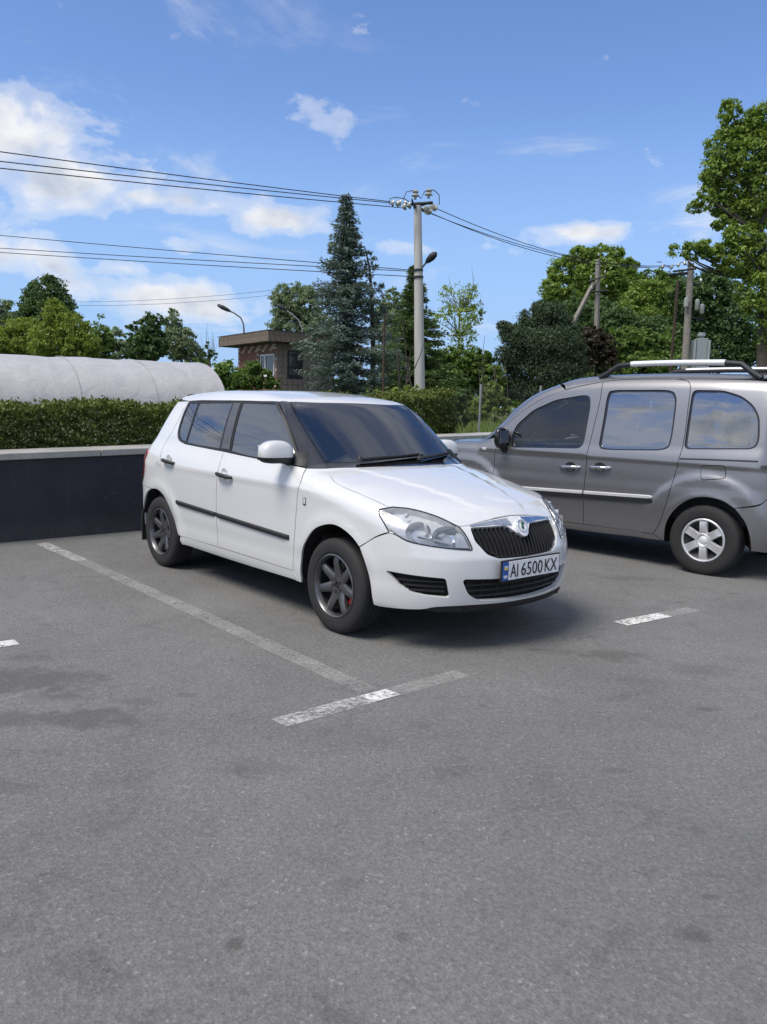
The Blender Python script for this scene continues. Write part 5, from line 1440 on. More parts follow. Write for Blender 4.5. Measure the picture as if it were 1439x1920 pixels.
def spruce(name, label, apex, foot_px, Y, half_px, m_, needle=.20, whorl=.30, dense_=1.0, seed=1, prof=.85, base_z=.74, thin=.12, low=0.03):
    rng = np.random.default_rng(seed); top = at(*apex, Y); sc = Y / FPX
    bp = at(foot_px, 735, Y); base = Vector((bp.x, bp.y, base_z)); H_ = top.z - base_z
    root = empty(name, base); tag(root, label, 'spruce')
    ax = Vector((top.x - base.x, 0, H_))
    C, A, Bv, T = [], [], [], []; br = MB()
    br.tube([Vector((0, 0, -.1)), ax * .5, ax * .97], [H_ * .016, H_ * .009, .012], 9)
    z = H_ * low
    while z < H_ * .985:
        t = z / H_; R = half_px * sc * min(1.0, prof * (1 - t) ** 1.06) * (1 + .07 * math.sin(t * 23)) * (1 - .25 * max(0, .12 - t) / .12) + .03
        nb = int(rng.integers(7, 11)) if t < .85 else 5
        for k in range(nb):
            th = 2 * math.pi * (k + rng.uniform(-.35, .35)) / nb + z * 3.1; L_ = R * rng.uniform(.62, 1.14)
            d = np.array((math.cos(th), math.sin(th), 0)); rise = rng.uniform(-.05, .25) + .55 * max(0, t - .6)
            m_n = max(3, int(L_ / .10)); s = (np.arange(m_n) + rng.random(m_n)) / m_n
            path = np.array(ax * t)[None] + d[None] * (s * L_)[:, None]
            path[:, 2] += (rise * s - .42 * s * (1 - .55 * s)) * L_ + rng.uniform(-.06, .06)
            if k % 2 == 0:
                br.tube([Vector(path[0]), Vector(path[m_n // 2]), Vector(path[-1])], [.022, .014, .006], 4, cap=False)
            side = np.array((-math.sin(th), math.cos(th), 0))
            pn = max(4, int(9 * dense_))
            q = np.repeat(path, pn, 0); ss = np.repeat(s, pn); n = len(q)
            lat = rng.uniform(-1, 1, n) * (.12 + .30 * L_ * (1 - ss) * ss * 1.6 + .05)
            dirv = d[None] * rng.uniform(.35, 1, n)[:, None] + side[None] * (np.sign(lat) * rng.uniform(.2, 1.1, n))[:, None] + np.stack([0 * ss, 0 * ss, rng.uniform(-.55, .45, n)], -1)
            dirv /= np.linalg.norm(dirv, axis=1, keepdims=True)
            c = q + side[None] * lat[:, None] + np.stack([0 * ss, 0 * ss, rng.normal(size=n) * .05 - np.abs(lat) * .25], -1)
            nn = unit(rng, n) + np.array((0, 0, .8)); b_ = np.cross(nn, dirv); b_ /= np.maximum(np.linalg.norm(b_, axis=1, keepdims=True), 1e-9)
            ln = needle * rng.uniform(.6, 1.3, n)
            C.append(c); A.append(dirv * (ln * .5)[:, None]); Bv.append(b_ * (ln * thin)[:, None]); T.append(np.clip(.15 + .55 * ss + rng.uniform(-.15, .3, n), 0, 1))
        z += whorl * rng.uniform(.75, 1.2) * (1 - .35 * t)
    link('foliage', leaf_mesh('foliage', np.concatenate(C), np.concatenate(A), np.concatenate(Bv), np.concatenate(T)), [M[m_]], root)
    br.build('trunk', M['bark'], root, smooth=True)
    return root


def build_hedge():
    rng = np.random.default_rng(21); s0, s1 = -7.0, 6.75
    base = wl((s0 + s1) / 2, .62, .76); root = empty('hedge', base)
    tag(root, 'clipped dense conifer hedge on top of the dark wall, yellow-green new growth along its flat top', 'hedge')
    n = 128000
    s = rng.uniform(s0, s1, n); w0, w1 = .34, .98
    zt = 1.235 + .055 * s + .035 * np.sin(s * 2.1) + .02 * np.sin(s * 5.7 + 1)
    zb = .80 + .02 * s
    side = rng.choice(5, n, p=[.42, .10, .34, .05, .09])       # front, back, top, end, inside
    u = rng.random(n); v = rng.random(n)
    off = np.select([side == 0, side == 1, side == 2, side == 3], [w0 + rng.exponential(.05, n), w1 - rng.exponential(.05, n), w0 + u * (w1 - w0), w0 + u * (w1 - w0)], w0 + u * (w1 - w0))
    s = np.where(side == 3, s1 - rng.exponential(.05, n), s)
    z = np.select([side == 2], [zt - rng.exponential(.035, n)], zb + v * (zt - zb))
    tuft = .05 * np.sin(s * 11 + 3 * np.sin(z * 13)) * np.sin(z * 19 + s * 5) + .03 * np.sin(s * 23 + z * 31)
    off = off + np.where(side == 0, -tuft, 0) + rng.normal(size=n) * .018
    z = z + np.where(side == 2, np.abs(rng.normal(size=n)) * .03 + tuft * .6, 0)
    W = np.array(WT); Nn = np.array(WN)
    C = np.array(W0)[None] + W[None] * s[:, None] + Nn[None] * off[:, None]; C[:, 2] = z; C -= np.array(base)
    out = np.select([side[:, None] == 0, side[:, None] == 1, side[:, None] == 2], [-Nn[None] + 0 * C, Nn[None] + 0 * C, np.array([[0, 0, 1.]]) + 0 * C], W[None] + 0 * C)
    a = out * rng.uniform(.2, .9, n)[:, None] + unit(rng, n) * .85 + np.array((0, 0, .45)); a /= np.linalg.norm(a, axis=1, keepdims=True)
    nn = out + unit(rng, n) * .8; b = np.cross(nn, a); b /= np.maximum(np.linalg.norm(b, axis=1, keepdims=True), 1e-9)
    L_ = rng.uniform(.022, .055, n) * np.where(side == 2, 1.15, 1)
    T = rng.uniform(0, .6, n) + np.where(side == 2, .4, 0) * rng.random(n) + .25 * np.clip((z - zt + .12) / .12, 0, 1)  # top leaves tinted lighter, as fresh growth
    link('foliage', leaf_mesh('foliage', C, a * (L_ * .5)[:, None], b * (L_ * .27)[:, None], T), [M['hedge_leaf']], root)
    b_ = MB()
    for q in np.arange(s0 + .2, s1, .45):
        p = wl(q, .66 + rng.uniform(-.05, .05), .70) - base; limb(b_, p, p + Vector((rng.normal() * .05, rng.normal() * .05, .45 + .04 * q)), .03, .012, rng, .1, 4, 5)
    b_.build('stem', M['bark'], root, smooth=True)['kind'] = 'stuff'


def build_tunnel(loc, ang, length, sw, hh, label, seed):
    root = empty('polytunnel', loc, ang); tag(root, label, 'greenhouse')
    rng = np.random.default_rng(seed); nx, na = 60, 30; vs = []
    for i in range(nx + 1):
        x = -length * i / nx
        for j in range(na + 1):
            a = math.pi * j / na; sag = -.035 * abs(math.sin(math.pi * x / 2.0)) * math.sin(a) + .012 * rng.normal() * math.sin(a)
            y = -math.cos(a) * sw; z = math.sin(a) ** .82 * hh
            nrm = Vector((0, -math.cos(a), math.sin(a)))
            vs.append((x, y + nrm.y * sag, z + nrm.z * sag + .010 * x))
    fs = [(i * (na + 1) + j, i * (na + 1) + j + 1, (i + 1) * (na + 1) + j + 1, (i + 1) * (na + 1) + j) for i in range(nx) for j in range(na)]
    b = MB(); b.add(vs, fs); b.add([vs[j] for j in range(na + 1)], [tuple(range(na + 1))])
    b.build('film', M['tunnel_film'], root, smooth=True)
    x = 0.0
    while x > -length - .1:
        c = MB(); c.tube([(x, -math.cos(math.pi * j / 24) * (sw + .006), math.sin(math.pi * j / 24) ** .82 * (hh + .006) + .010 * x) for j in range(25)], .009, 5)
        c.build('hoop', M['tunnel_hoop'], root, smooth=True); x -= 2.4


def build_house():
    Cn = at(519, 720, 35.0); Cn.z = .7
    ang = math.atan2(.83, -.55)                                  # local +x runs along the left face, +y is the back
    root = empty('guard_house', Cn, ang); tag(root, 'small flat-roofed brick gatehouse with boarded fascia behind the hedge', 'building')
    Wd, Dp, Ht = 4.15, 2.9, 3.25
    # local frame: x along left face (away to the left); right face runs along -y
    core = MB(); core.box((Wd / 2, -Dp / 2, Ht / 2), (Wd - .06, Dp - .06, Ht)); core.build('wall', M['mortar'], root, fix=True)
    red, pale = MB(), MB(); rng = random.Random(4); bw, bh = .25, .077; row = 0; z = 0.0
    wx0, wx1, wz0, wz1 = .22, 1.62, 1.87, 2.80
    while z < Ht - .08:
        x = -(bw / 2) * (row % 2)
        while x < Wd:
            a, e = max(0, x + .006), min(Wd, x + bw - .006)
            if e - a > .05 and not (a < wx1 + .02 and e > wx0 - .02 and wz0 - .03 < z + bh and z < wz1 + .02):
                col = int(round((x + bw / 2) / (bw / 2)))
                diag = z > 2.86 and (col + row) % 6 in (0, 1)
                edge = (abs(x - wx1 - .1) < .2 or x > Wd - .32 or x < .2) and row % 3 == 0 and z > 1.2
                (pale if diag or edge else red).box(((a + e) / 2, .0 + rng.uniform(-.003, .003), z + bh / 2), (e - a, .05, bh - .012))
            x += bw
        z += bh; row += 1
    red.build('brickwork', M['brick_red'], root, fix=True)['kind'] = 'stuff'
    pale.build('pale_brickwork', M['brick_pale'], root, fix=True)['kind'] = 'stuff'
    w = MB(); zc = (wz0 + wz1) / 2
    for (cx, cz, dx, dz) in ((wx0 + .03, zc, .06, wz1 - wz0), (wx1 - .03, zc, .06, wz1 - wz0), ((wx0 + wx1) / 2, wz0 + .03, wx1 - wx0, .058), ((wx0 + wx1) / 2, wz1 - .03, wx1 - wx0, .058), (1.12, zc, .075, wz1 - wz0)):
        w.box((cx, .010, cz), (dx, .06, dz))
    wn = w.build('window', M['window_white'], root, fix=True)
    for (xa, xb) in ((wx0 + .06, 1.08), (1.16, wx1 - .06)):
        g = MB(); g.box(((xa + xb) / 2, .0, zc), (xb - xa, .02, wz1 - wz0 - .11)); g.build('pane', M['house_glass'], wn, fix=True)
    s_ = MB(); s_.box(((wx0 + wx1) / 2, .05, wz0 - .03), (wx1 - wx0 + .1, .14, .04)); s_.build('sill', M['window_white'], wn, fix=True)
    # tiled right face, one tile at a time where it shows, with a dark window
    tb = MB(); tb.box((0, 0, 0), (.03, .235, .235)); first = tb.build('wall_tile', M['wall_tile'], root, bevel=.004, fix=True); k = 0
    for i in range(8):
        for j in range(13):
            y, z_ = -.125 - i * .25, .125 + j * .25
            if 2 <= i <= 4 and 7 <= j <= 11: continue
            o = first if k == 0 else first.copy()
            if k: COL.objects.link(o); o.parent = root
            o.location = (-.005 - rng.uniform(0, .004), y, z_); k += 1
    g = MB(); g.box((.0, -.875, 2.37), (.03, .70, 1.20)); dw = g.build('window', M['dark_steel'], root, fix=True)
    g = MB(); g.box((-.018, -.875, 2.37), (.01, .60, 1.08)); g.build('pane', M['house_glass'], dw, fix=True)
    # roof slab and fascia boards
    x0, x1, y0, y1 = -.65, 4.96, .70, -Dp - .2
    r = MB(); r.box(((x0 + x1) / 2, (y0 + y1) / 2, Ht + .20), (x1 - x0 - .05, y0 - y1 - .05, .40)); rf = r.build('roof', M['roof_felt'], root, fix=True)
    def boards(n, place):
        fb = MB(); fb.box((0, 0, 0), (.236, .03, .45)); f0 = fb.build('fascia_board', M['fascia_board'], rf, bevel=.006, fix=True)
        for i in range(n):
            o = f0 if i == 0 else f0.copy()
            if i: COL.objects.link(o); o.parent = rf
            o.location, o.rotation_euler = place(i); o.location.z += rng.uniform(-.008, .008)
    nb = int((x1 - x0) / .245); boards(nb, lambda i: (Vector((x0 + .12 + i * .245, y0 + rng.uniform(-.004, .004), Ht + .23)), (0, 0, 0)))
    nb = int((y0 - y1) / .245); boards(nb, lambda i: (Vector((x0 + rng.uniform(-.004, .004), y0 - .15 - i * .245, Ht + .23)), (0, 0, math.pi / 2)))
    c = MB(); c.box(((x0 + x1) / 2, (y0 + y1) / 2, Ht + .462), (x1 - x0 + .06, y0 - y1 + .06, .022)); c.build('roof_edge', M['roof_felt'], rf, fix=True)
    a = MB(); a.tube([(-.5, .2, Ht + .4), (-.5, .2, Ht + .95)], .018, 6); a.tube([(-.62, .2, Ht + .88), (-.38, .2, Ht + .88)], .012, 5); a.tube([(-.5, .08, Ht + .80), (-.5, .32, Ht + .80)], .012, 5)
    an = a.build('antenna', M['dark_steel'], fix=True); an.matrix_world = Matrix.Translation(Cn) @ Matrix.Rotation(ang, 4, 'Z')
    tag(an, 'small dark mast aerial standing on the gatehouse roof', 'aerial')


def lamp_post(px_pts, Y, head_dir, label, r=.05, mm='lamp_grey'):
    pts = [at(px, py, Y) for px, py in px_pts]; base = Vector((pts[0].x, Y, .74)); root = empty('street_lamp', base); tag(root, label, 'street lamp')
    b = MB(); loc = [Vector((pts[0].x - base.x, 0, 0))] + [p - base for p in pts]
    b.tube(loc, [r] * 2 + [r * .8] * (len(loc) - 2), 8); b.build('post', M[mm], root, smooth=True)
    h = loc[-1]; t = (loc[-1] - loc[-2]).normalized()
    b = MB(); b.tube([h - t * .05, h + t * .12, h + t * .42, h + t * .68, h + t * .74], [.05, .10, .125, .085, .03], 10); b.build('lamp_head', M['dark_steel'], root, smooth=True)


def disc_string(b, p, d, n=2, r=.108):
    """glass disc insulators in a string from p along d"""
    d = Vector(d).normalized(); ref = Vector((0, 0, 1)) if abs(d.z) < .9 else Vector((1, 0, 0)); p = Vector(p)
    for k in range(n):
        q = p + d * (.16 * k + .05)
        b.tube([q, q + d * .02, q + d * .05, q + d * .10, q + d * .13], [.03, r, r * .95, .045, .025], 14)
    return p + d * (.16 * n + .05)


def build_main_pole():
    Y = 26.0; b0, t0 = at(787.5, 735, Y), at(783.5, 386, Y); v = t0 - b0; base = b0 - v * ((b0.z - .74) / v.z)
    root = empty('utility_pole', base); tag(root, 'tall round concrete power pole with glass insulators behind the hedge', 'utility pole')
    top = t0 - base
    b = MB(); b.tube([Vector((0, 0, -.1)), top * .5, top], [.182, .152, .118], 22); b.build('shaft', M['pole_concrete'], root, smooth=True)
    sc = Y / FPX; P = lambda px, py, dy=0: at(px, py, Y) - base + Vector((0, dy, 0))
    b = MB()
    for (p, q, r) in ((P(757, 384), P(812, 380), .05), (P(776, 389, -.2), P(800, 389, .5), .045), (P(778, 392), P(772, 378, -.3), .03), (P(783, 388), P(806, 376, .3), .03)): b.tube([p, q], r, 6)
    b.build('crossarm', M['dark_steel'], root, fix=True)
    b = MB(); b.tube([P(784, 505) - Vector((0, 0, .0)), P(784, 509)], .165, 18); b.tube([P(784.5, 518), P(784.5, 522)], .168, 18); b.build('clamp_band', M['dark_steel'], root, fix=True)['kind'] = 'stuff'
    ends = []
    for (p, d) in ((P(752, 384, -.1), (-1, -.15, .04)), (P(766, 379, .2), (-1, -.1, .06)), (P(772, 390, -.4), (-1, -.3, -.35)), (P(797, 389, .1), (.8, .9, -.3)), (P(808, 381, .3), (.8, .9, -.1)), (P(795, 383, .5), (.7, .9, -.25))):
        b = MB(); e = disc_string(b, p, d, 2); b.build('insulator', M['insulator'], root, smooth=True); ends.append(base + e)
    for (px, py) in ((779, 374), (804, 372)):
        b = MB(); q = P(px, py); b.tube([q, q + Vector((0, 0, .08)), q + Vector((0, 0, .10)), q + Vector((0, 0, .20)), q + Vector((0, 0, .22)), q + Vector((0, 0, .30))], [.04, .05, .13, .06, .11, .04], 14); b.build('pin_insulator', M['insulator'], root, smooth=True)
    for pts in (((730, 384), (732, 372), (742, 370), (757, 372), (768, 378)), ((757, 374), (762, 360), (775, 357), (790, 372), (796, 360), (803, 355), (815, 357), (824, 366), (824, 384))):
        b = MB(); b.tube([P(*q) for q in pts], .014, 6); b.build('jumper_cable', M['wire'], root, smooth=True)
    b = MB(); b.tube([P(786, 512), P(792, 503, -.2), P(799, 495, -.3)], .028, 8); ar = b.build('lamp_arm', M['lamp_grey'], root, smooth=True)
    b = MB(); q0, q1 = P(798, 496, -.3), P(817, 479, -.5); d = q1 - q0; b.tube([q0, q0 + d * .2, q0 + d * .55, q0 + d * .85, q1], [.035, .085, .115, .095, .03], 12); b.build('lamp_head', M['dark_steel'], ar, smooth=True)
    return ends


def wire(p, q, sag, label, r=.013, group='overhead wires', n=18):
    p, q = Vector(p), Vector(q); b = MB()
    b.tube([p.lerp(q, i / n) - Vector((0, 0, sag * 4 * (i / n) * (1 - i / n))) for i in range(n + 1)], r, 5)
    o = b.build('overhead_wire', M['wire'], smooth=True); tag(o, label, 'power line', group)


def build_right_poles():
    Y = 46.0; P = lambda px, py, dy=0: at(px, py, Y) + Vector((0, dy, 0)); base = Vector((P(1121, 700).x, Y, .74))
    root = empty('utility_pole', base); tag(root, 'square concrete pole propped by a slanting brace in front of the forest', 'utility pole')
    def sq(name, p, q, w):
        b = MB(); b.tube([p - base, q - base], [w, w * .82], 4); return b.build(name, M['old_concrete'], root, fix=True)
    sq('shaft', Vector((base.x, Y, .6)), P(1122, 486), .17); sq('brace', P(1040, 672, -.3), P(1113, 530, -.1), .15)
    b = MB(); b.tube([P(1104, 528, -.2) - base, P(1134, 518, -.2) - base], .045, 5); b.tube([P(1106, 548, -.2) - base, P(1138, 546, -.2) - base], .045, 5); b.build('crossarm', M['dark_steel'], root, fix=True)
    for q in ((1107, 524), (1133, 514), (1108, 544), (1136, 541), (1121, 482)):
        b = MB(); p = P(*q, -.2) - base; b.tube([p, p + Vector((0, 0, .05)), p + Vector((0, 0, .14)), p + Vector((0, 0, .18))], [.03, .06, .055, .02], 8); b.build('pin_insulator', M['insulator'], root, smooth=True)
    Y2 = 40.0; Q = lambda px, py, dy=0: at(px, py, Y2) + Vector((0, dy, 0)); b0, t0 = Q(1285, 680), Q(1296, 494); v = t0 - b0; base2 = b0 - v * ((b0.z - .74) / v.z)
    r2 = empty('utility_pole', base2); tag(r2, 'leaning concrete transformer pole behind the grey van', 'utility pole')
    b = MB(); b.tube([Vector((0, 0, -.1)), (t0 - base2) * .5, t0 - base2], [.19, .17, .15], 14); b.build('shaft', M['old_concrete'], r2, smooth=True)
    b = MB(); b.tube([Q(1252, 516) - base2, Q(1302, 511) - base2], .07, 5); b.tube([Q(1258, 511, -.3) - base2, Q(1300, 506, -.3) - base2], .05, 5); b.tube([Q(1294, 531) - base2, Q(1312, 535) - base2], .05, 5); b.tube([Q(1285, 592) - base2, Q(1318, 600) - base2], .05, 5)
    b.build('crossarm', M['dark_steel'], r2, fix=True)
    for q in ((1241, 505), (1258, 505), (1270, 502), (1282, 499), (1290, 497), (1312, 531), (1302, 507)):
        b = MB(); p = Q(*q, -.15) - base2; b.tube([p, p + Vector((0, 0, .06)), p + Vector((0, 0, .08)), p + Vector((0, 0, .18)), p + Vector((0, 0, .22))], [.04, .05, .085, .055, .02], 10); b.build('insulator', M['insulator'], r2, smooth=True)
    for pts in (((1240, 508), (1245, 497), (1252, 500), (1258, 507)), ((1270, 502), (1276, 492), (1284, 495), (1290, 500)), ((1231, 492), (1240, 492))):
        b = MB(); b.tube([Q(*q, -.1) - base2 for q in pts], .02, 5); b.build('jumper_cable', M['wire'], r2, smooth=True)
    for (x, y, h, w) in ((1283, 578, 18, .11), (1303, 583, 20, .10), (1312, 590, 18, .10)):
        b = MB(); p = Q(x, y, -.25) - base2; hh = h * Y2 / FPX; b.tube([p, p + Vector((0, 0, hh * .1)), p + Vector((0, 0, hh * .9)), p + Vector((0, 0, hh))], [w * .6, w, w, w * .5], 10); b.build('fuse', M['insulator'], r2, smooth=True)
    tb = Q(1313, 700, .2); tb.z = .74
    r3 = empty('transformer', tb); tag(r3, 'pale grey transformer cabinet beside the leaning pole above the van roof', 'transformer')
    zt = Q(1313, 634).z - .74
    b = MB(); b.box((0, 0, zt / 2), (.52, .45, zt)); b.build('cabinet', M['transformer_grey'], r3, bevel=.03, fix=True)
    for sx in (-.345, .345):
        for k in range(3):
            b = MB(); b.tube([(sx, -.2 + k * .2, zt * .3), (sx, -.2 + k * .2, zt - .08)], .07, 8); b.build('cooling_tube', M['transformer_grey'], r3, smooth=True)
    b = MB(); b.tube([(0, 0, zt), (0, 0, zt + .1), (0, 0, zt + .12), (0, 0, zt + .28)], [.11, .13, .20, .18], 14); b.build('bushing', M['transformer_grey'], r3, smooth=True)
    b = MB(); x = Q(1270, 700, 1).x; b.tube([(x, Y2 + 1, .7), (x + .05, Y2 + 1, Q(1272, 520).z)], .07, 8); o = b.build('post', M['rust_steel'], smooth=True); tag(o, 'thin dark pole standing left of the leaning transformer pole', 'post')
    return [Q(1241, 501, -.15), Q(1258, 501, -.15), Q(1270, 498, -.15)]


def build_fence():
    """wire mesh fence beyond the wall, right of the hedge"""
    Y = 15.6; p0, p1 = Vector((.55, 14.7, .82)), Vector((5.2, 17.4, .92)); root = empty('mesh_fence', p0); tag(root, 'thin wire mesh fence with slim pale posts beyond the wall in the weeds', 'fence')
    d = p1 - p0; L_ = d.length; t = d / L_; hgt = .95
    for s in (1.42, 2.9, 4.3):
        b = MB(); q = t * s; b.tube([q, q + Vector((0, 0, hgt + .08))], .022, 8); b.build('fence_post', M['fence_steel'], root, smooth=True)
    b = MB(); n = 70
    for i in range(-12, n):
        for sg in (1, -1):
            a0 = i * L_ / n if sg > 0 else i * L_ / n + hgt; e0 = a0 + sg * hgt
            if min(a0, e0) < 0 or max(a0, e0) > L_: continue
            b.tube([t * a0 + Vector((0, 0, .05)), t * e0 + Vector((0, 0, hgt))], .0011, 3, cap=False)
    b.build('wire_mesh', M['mesh_wire'], root)['kind'] = 'stuff'


def build_weeds():
    rng = np.random.default_rng(8); n = 5200
    x = rng.uniform(.4, 6, n); y = 13.3 + .75 * x + rng.uniform(.2, 5.5, n)
    h = rng.uniform(.10, .42, n) * (1 + .3 * np.sin(x * 3) * np.cos(y * 2))
    C = np.stack([x, y, .74 + .02 * x + h * .45], -1); d = rng.normal(size=(n, 3)) * .25 + np.array((0, 0, 1)); d /= np.linalg.norm(d, axis=1, keepdims=True)
    b = np.cross(d, unit(rng, n)); b /= np.linalg.norm(b, axis=1, keepdims=True)
    me = leaf_mesh('tall_grass', C, d * (h * .6)[:, None], b * .014, rng.random(n)); o = link('tall_grass', me, [M['weed']]); tag(o, 'tall pale green grass and weeds beyond the wall', 'grass', kind='stuff')


build_ground(); build_wall(); build_hedge()
tp = at(366, 735, 30.0); tp.z = .72
build_tunnel(tp, math.radians(35), 22, 3.0, 2.06, 'long white plastic polytunnel behind the hedge', 2)
tp2 = at(14, 735, 36.0); tp2.z = .66
build_tunnel(tp2, math.radians(35), 14, 3.0, 2.35, 'second white polytunnel, only its end shows at the left edge', 3)
build_house()
lamp_post([(458, 622), (457, 608), (452, 596), (441, 588), (431, 583)], 45, -1, 'dark curved street lamp rising behind the gatehouse roof')
lamp_post([(569, 650), (567, 616), (560, 600), (548, 589), (537, 582)], 55, -1, 'pale curved street lamp half hidden by the tall blue spruce', mm='fence_steel')
ends = build_main_pole(); tf = build_right_poles(); build_fence(); build_weeds()
for i, (a, lb) in enumerate((((0, 274), 'topmost of the three upper wires left of the round pole'), ((0, 292), 'middle one of the three upper wires left of the round pole'), ((0, 305), 'lowest of the three upper wires left of the round pole'))):
    e = ends[(1, 0, 2)[i]]; q = at(*a, 19.0); wire(e, e + (q - e) * 2.2, .12, lb)
for i, (a, bb, lb) in enumerate((((0, 436), (780, 507), 'highest wire of the lower set passing behind the blue spruce'), ((0, 460), (780, 509), 'second wire of the lower set passing behind the blue spruce'), ((0, 468), (782, 519), 'lowest wire of the lower set passing behind the blue spruce'))):
    e = at(*bb, 26.0 + .1); q = at(*a, 31.0); wire(e, e + (q - e) * 2.0, .10, lb)
wire(at(140, 566, 60), at(520, 543, 55), .2, 'upper of two thin faint wires above the polytunnel trees', .012); wire(at(150, 573, 60), at(520, 552, 55), .2, 'lower of two thin faint wires above the polytunnel trees', .012)
for i, lb in enumerate(('lowest of the three wires right of the round pole', 'topmost of the three wires right of the round pole', 'middle one of the three wires right of the round pole')):
    wire(ends[3 + i], tf[i], .55, lb)
b = MB(); q = at(720, 735, 20); b.tube([(q.x, 20, .7), (at(721, 590, 20).x, 20, at(721, 590, 20).z)], .03, 6); tag(b.build('post', M['rust_steel'], smooth=True), 'thin rusty steel post in front of the blue spruce', 'post')

# ---- trees, left to right
tree('tree', 'pale distant tree at the far left edge of the picture', 'tree', [(8, 590, 26, 30), (-30, 600, 40, 40), (25, 610, 18, 25)], 75, 'leaf_pale', 4.5, 4)
tree('tree', 'dark round-topped tree rising above the yellow-green willows', 'tree', [(85, 548, 38, 32), (62, 570, 26, 26), (112, 572, 26, 26), (88, 590, 45, 30), (50, 590, 15, 20)], 66, 'leaf_dark', 5.5, 4.5, spread=.2)
tree('willow_tree', 'yellow-green willow under the dark round tree, left one', 'tree', [(40, 635, 45, 42), (10, 650, 40, 35), (70, 650, 40, 35)], 55, 'willow_yellow', 5.5, 5, droop=.5, asp=.34, trunk=(40, 0))
tree('willow_tree', 'tallest yellow-green willow, its tip in front of the dark round tree', 'tree', [(105, 600, 26, 38), (100, 640, 48, 42), (140, 630, 34, 42), (155, 655, 40, 30)], 52, 'willow_yellow', 5.5, 5, droop=.5, asp=.34, trunk=(105, 0))
tree('tree', 'slender mid-green tree right of the yellow willows', 'tree', [(190, 625, 16, 32), (185, 655, 24, 28), (205, 640, 12, 25)], 58, 'leaf_mid', 5, 4, spread=.22)
tree('tree', 'low pale tree between the willows and the dark pair', 'tree', [(218, 640, 18, 28), (222, 660, 22, 20), (238, 650, 14, 18)], 68, 'leaf_pale', 4.5, 4)
tree('tree', 'narrow dark tree with a low top, left of the tall dark pair', 'tree', [(254, 628, 16, 26), (256, 655, 20, 24)], 62, 'leaf_dark', 5, 5)
tree('tree', 'tall dark upright tree behind the polytunnel', 'tree', [(280, 615, 17, 30), (292, 622, 18, 34), (282, 650, 30, 28), (302, 650, 14, 25)], 60, 'leaf_dark', 5, 5.5)
tree('willow_tree', 'silvery grey-green willow right of the dark upright tree', 'tree', [(325, 605, 14, 28), (330, 640, 24, 35), (350, 645, 24, 28), (365, 665, 22, 18)], 64, 'leaf_pale', 4.5, 4.5, droop=.4, asp=.36)
tree('bush', 'sparse twiggy dark bush left of the gatehouse', 'bush', [(392, 655, 12, 14), (385, 672, 14, 12), (402, 668, 8, 10)], 48, 'leaf_dark', 4.5, 2.2, twigs=10, limbs=14)
tree('bush', 'broad low dark green bank of shrubs beside the polytunnel end', 'bush', [(395, 705, 30, 22), (425, 700, 25, 18), (372, 695, 25, 22), (440, 715, 25, 18)], 52, 'leaf_mid', 5, 5)
tree('bush', 'leafy green shrub in front of the gatehouse window wall', 'bush', [(470, 705, 22, 26), (492, 712, 25, 22), (455, 715, 18, 20), (478, 690, 14, 16), (512, 722, 14, 16)], 30, 'leaf_mid', 5, 4.5, twigs=6)
tree('willow_tree', 'silvery pale tree behind the gatehouse and the blue spruce', 'tree', [(530, 575, 22, 40), (555, 565, 20, 34), (578, 575, 26, 40), (540, 615, 34, 34), (590, 620, 34, 40)], 64, 'leaf_pale', 4.5, 3.6, asp=.36, up=.1)
spruce('blue_spruce', 'tall blue spruce with a slender pointed top behind the hedge', (650, 356), 652, 27.0, 108, 'spruce_blue', needle=.165, whorl=.25, dense_=1.35, seed=3, prof=1.60)
sp = MB(); rr = np.random.default_rng(9); dx = lambda px, py: at(px, py, 27.6)
b0 = dx(700, 735); b0.z = .74; leader = empty('dead_tree', b0); tag(leader, 'bare dark leaning stem rising beside the blue spruce', 'dead tree')
sp.tube([Vector((0, 0, 0))] + [dx(px, py) - b0 for px, py in ((700, 640), (698, 560), (693, 500), (684, 462))], [.09, .08, .06, .04, .015], 7); sp.build('trunk', M['bark'], leader, smooth=True)
me, _ = crown_mesh('foliage', [(*(dx(px, py) - b0), .32, .3, .22) for px, py in ((704, 492), (706, 530), (708, 556), (690, 470), (708, 585), (690, 580))], rr, .16, 900, 26, .3, .3, .2); link('foliage', me, [M['spruce_blue']], leader)
tree('tree', 'pale soft tree seen between the two spruces', 'tree', [(735, 570, 20, 26), (722, 600, 24, 34), (752, 590, 16, 30), (735, 640, 30, 36), (745, 690, 34, 40)], 62, 'leaf_pale', 4.5, 4)
spruce('spruce', 'dark green spruce standing right behind the round concrete pole', (776, 492), 784, 34.0, 100, 'spruce_green', needle=.19, whorl=.24, dense_=1.7, seed=7, prof=1.35)
tree('tree', 'light airy sparse tree with bare twigs right of the round pole', 'tree', [(845, 560, 22, 32), (880, 560, 20, 26), (860, 605, 38, 30), (895, 590, 16, 18), (825, 600, 14, 30), (870, 640, 32, 24)], 52, 'leaf_fresh', 4.6, .80, twigs=30, limbs=40, per=16, spread=.28, bark='bark_grey', shell=.3)
tree('bush', 'bright green bush below the airy tree', 'bush', [(895, 690, 38, 28), (866, 700, 34, 38), (918, 715, 30, 34), (842, 715, 28, 50), (880, 745, 50, 40), (830, 760, 30, 40), (825, 690, 22, 40), (862, 668, 26, 22), (905, 672, 22, 16)], 38, 'leaf_mid', 5.5, 5)
tree('bush', 'dark shrub at the right end of the hedge behind the wall', 'bush', [(838, 775, 26, 34), (862, 785, 20, 26), (850, 750, 24, 26)], 15.5, 'leaf_dark', 6.0, 5)
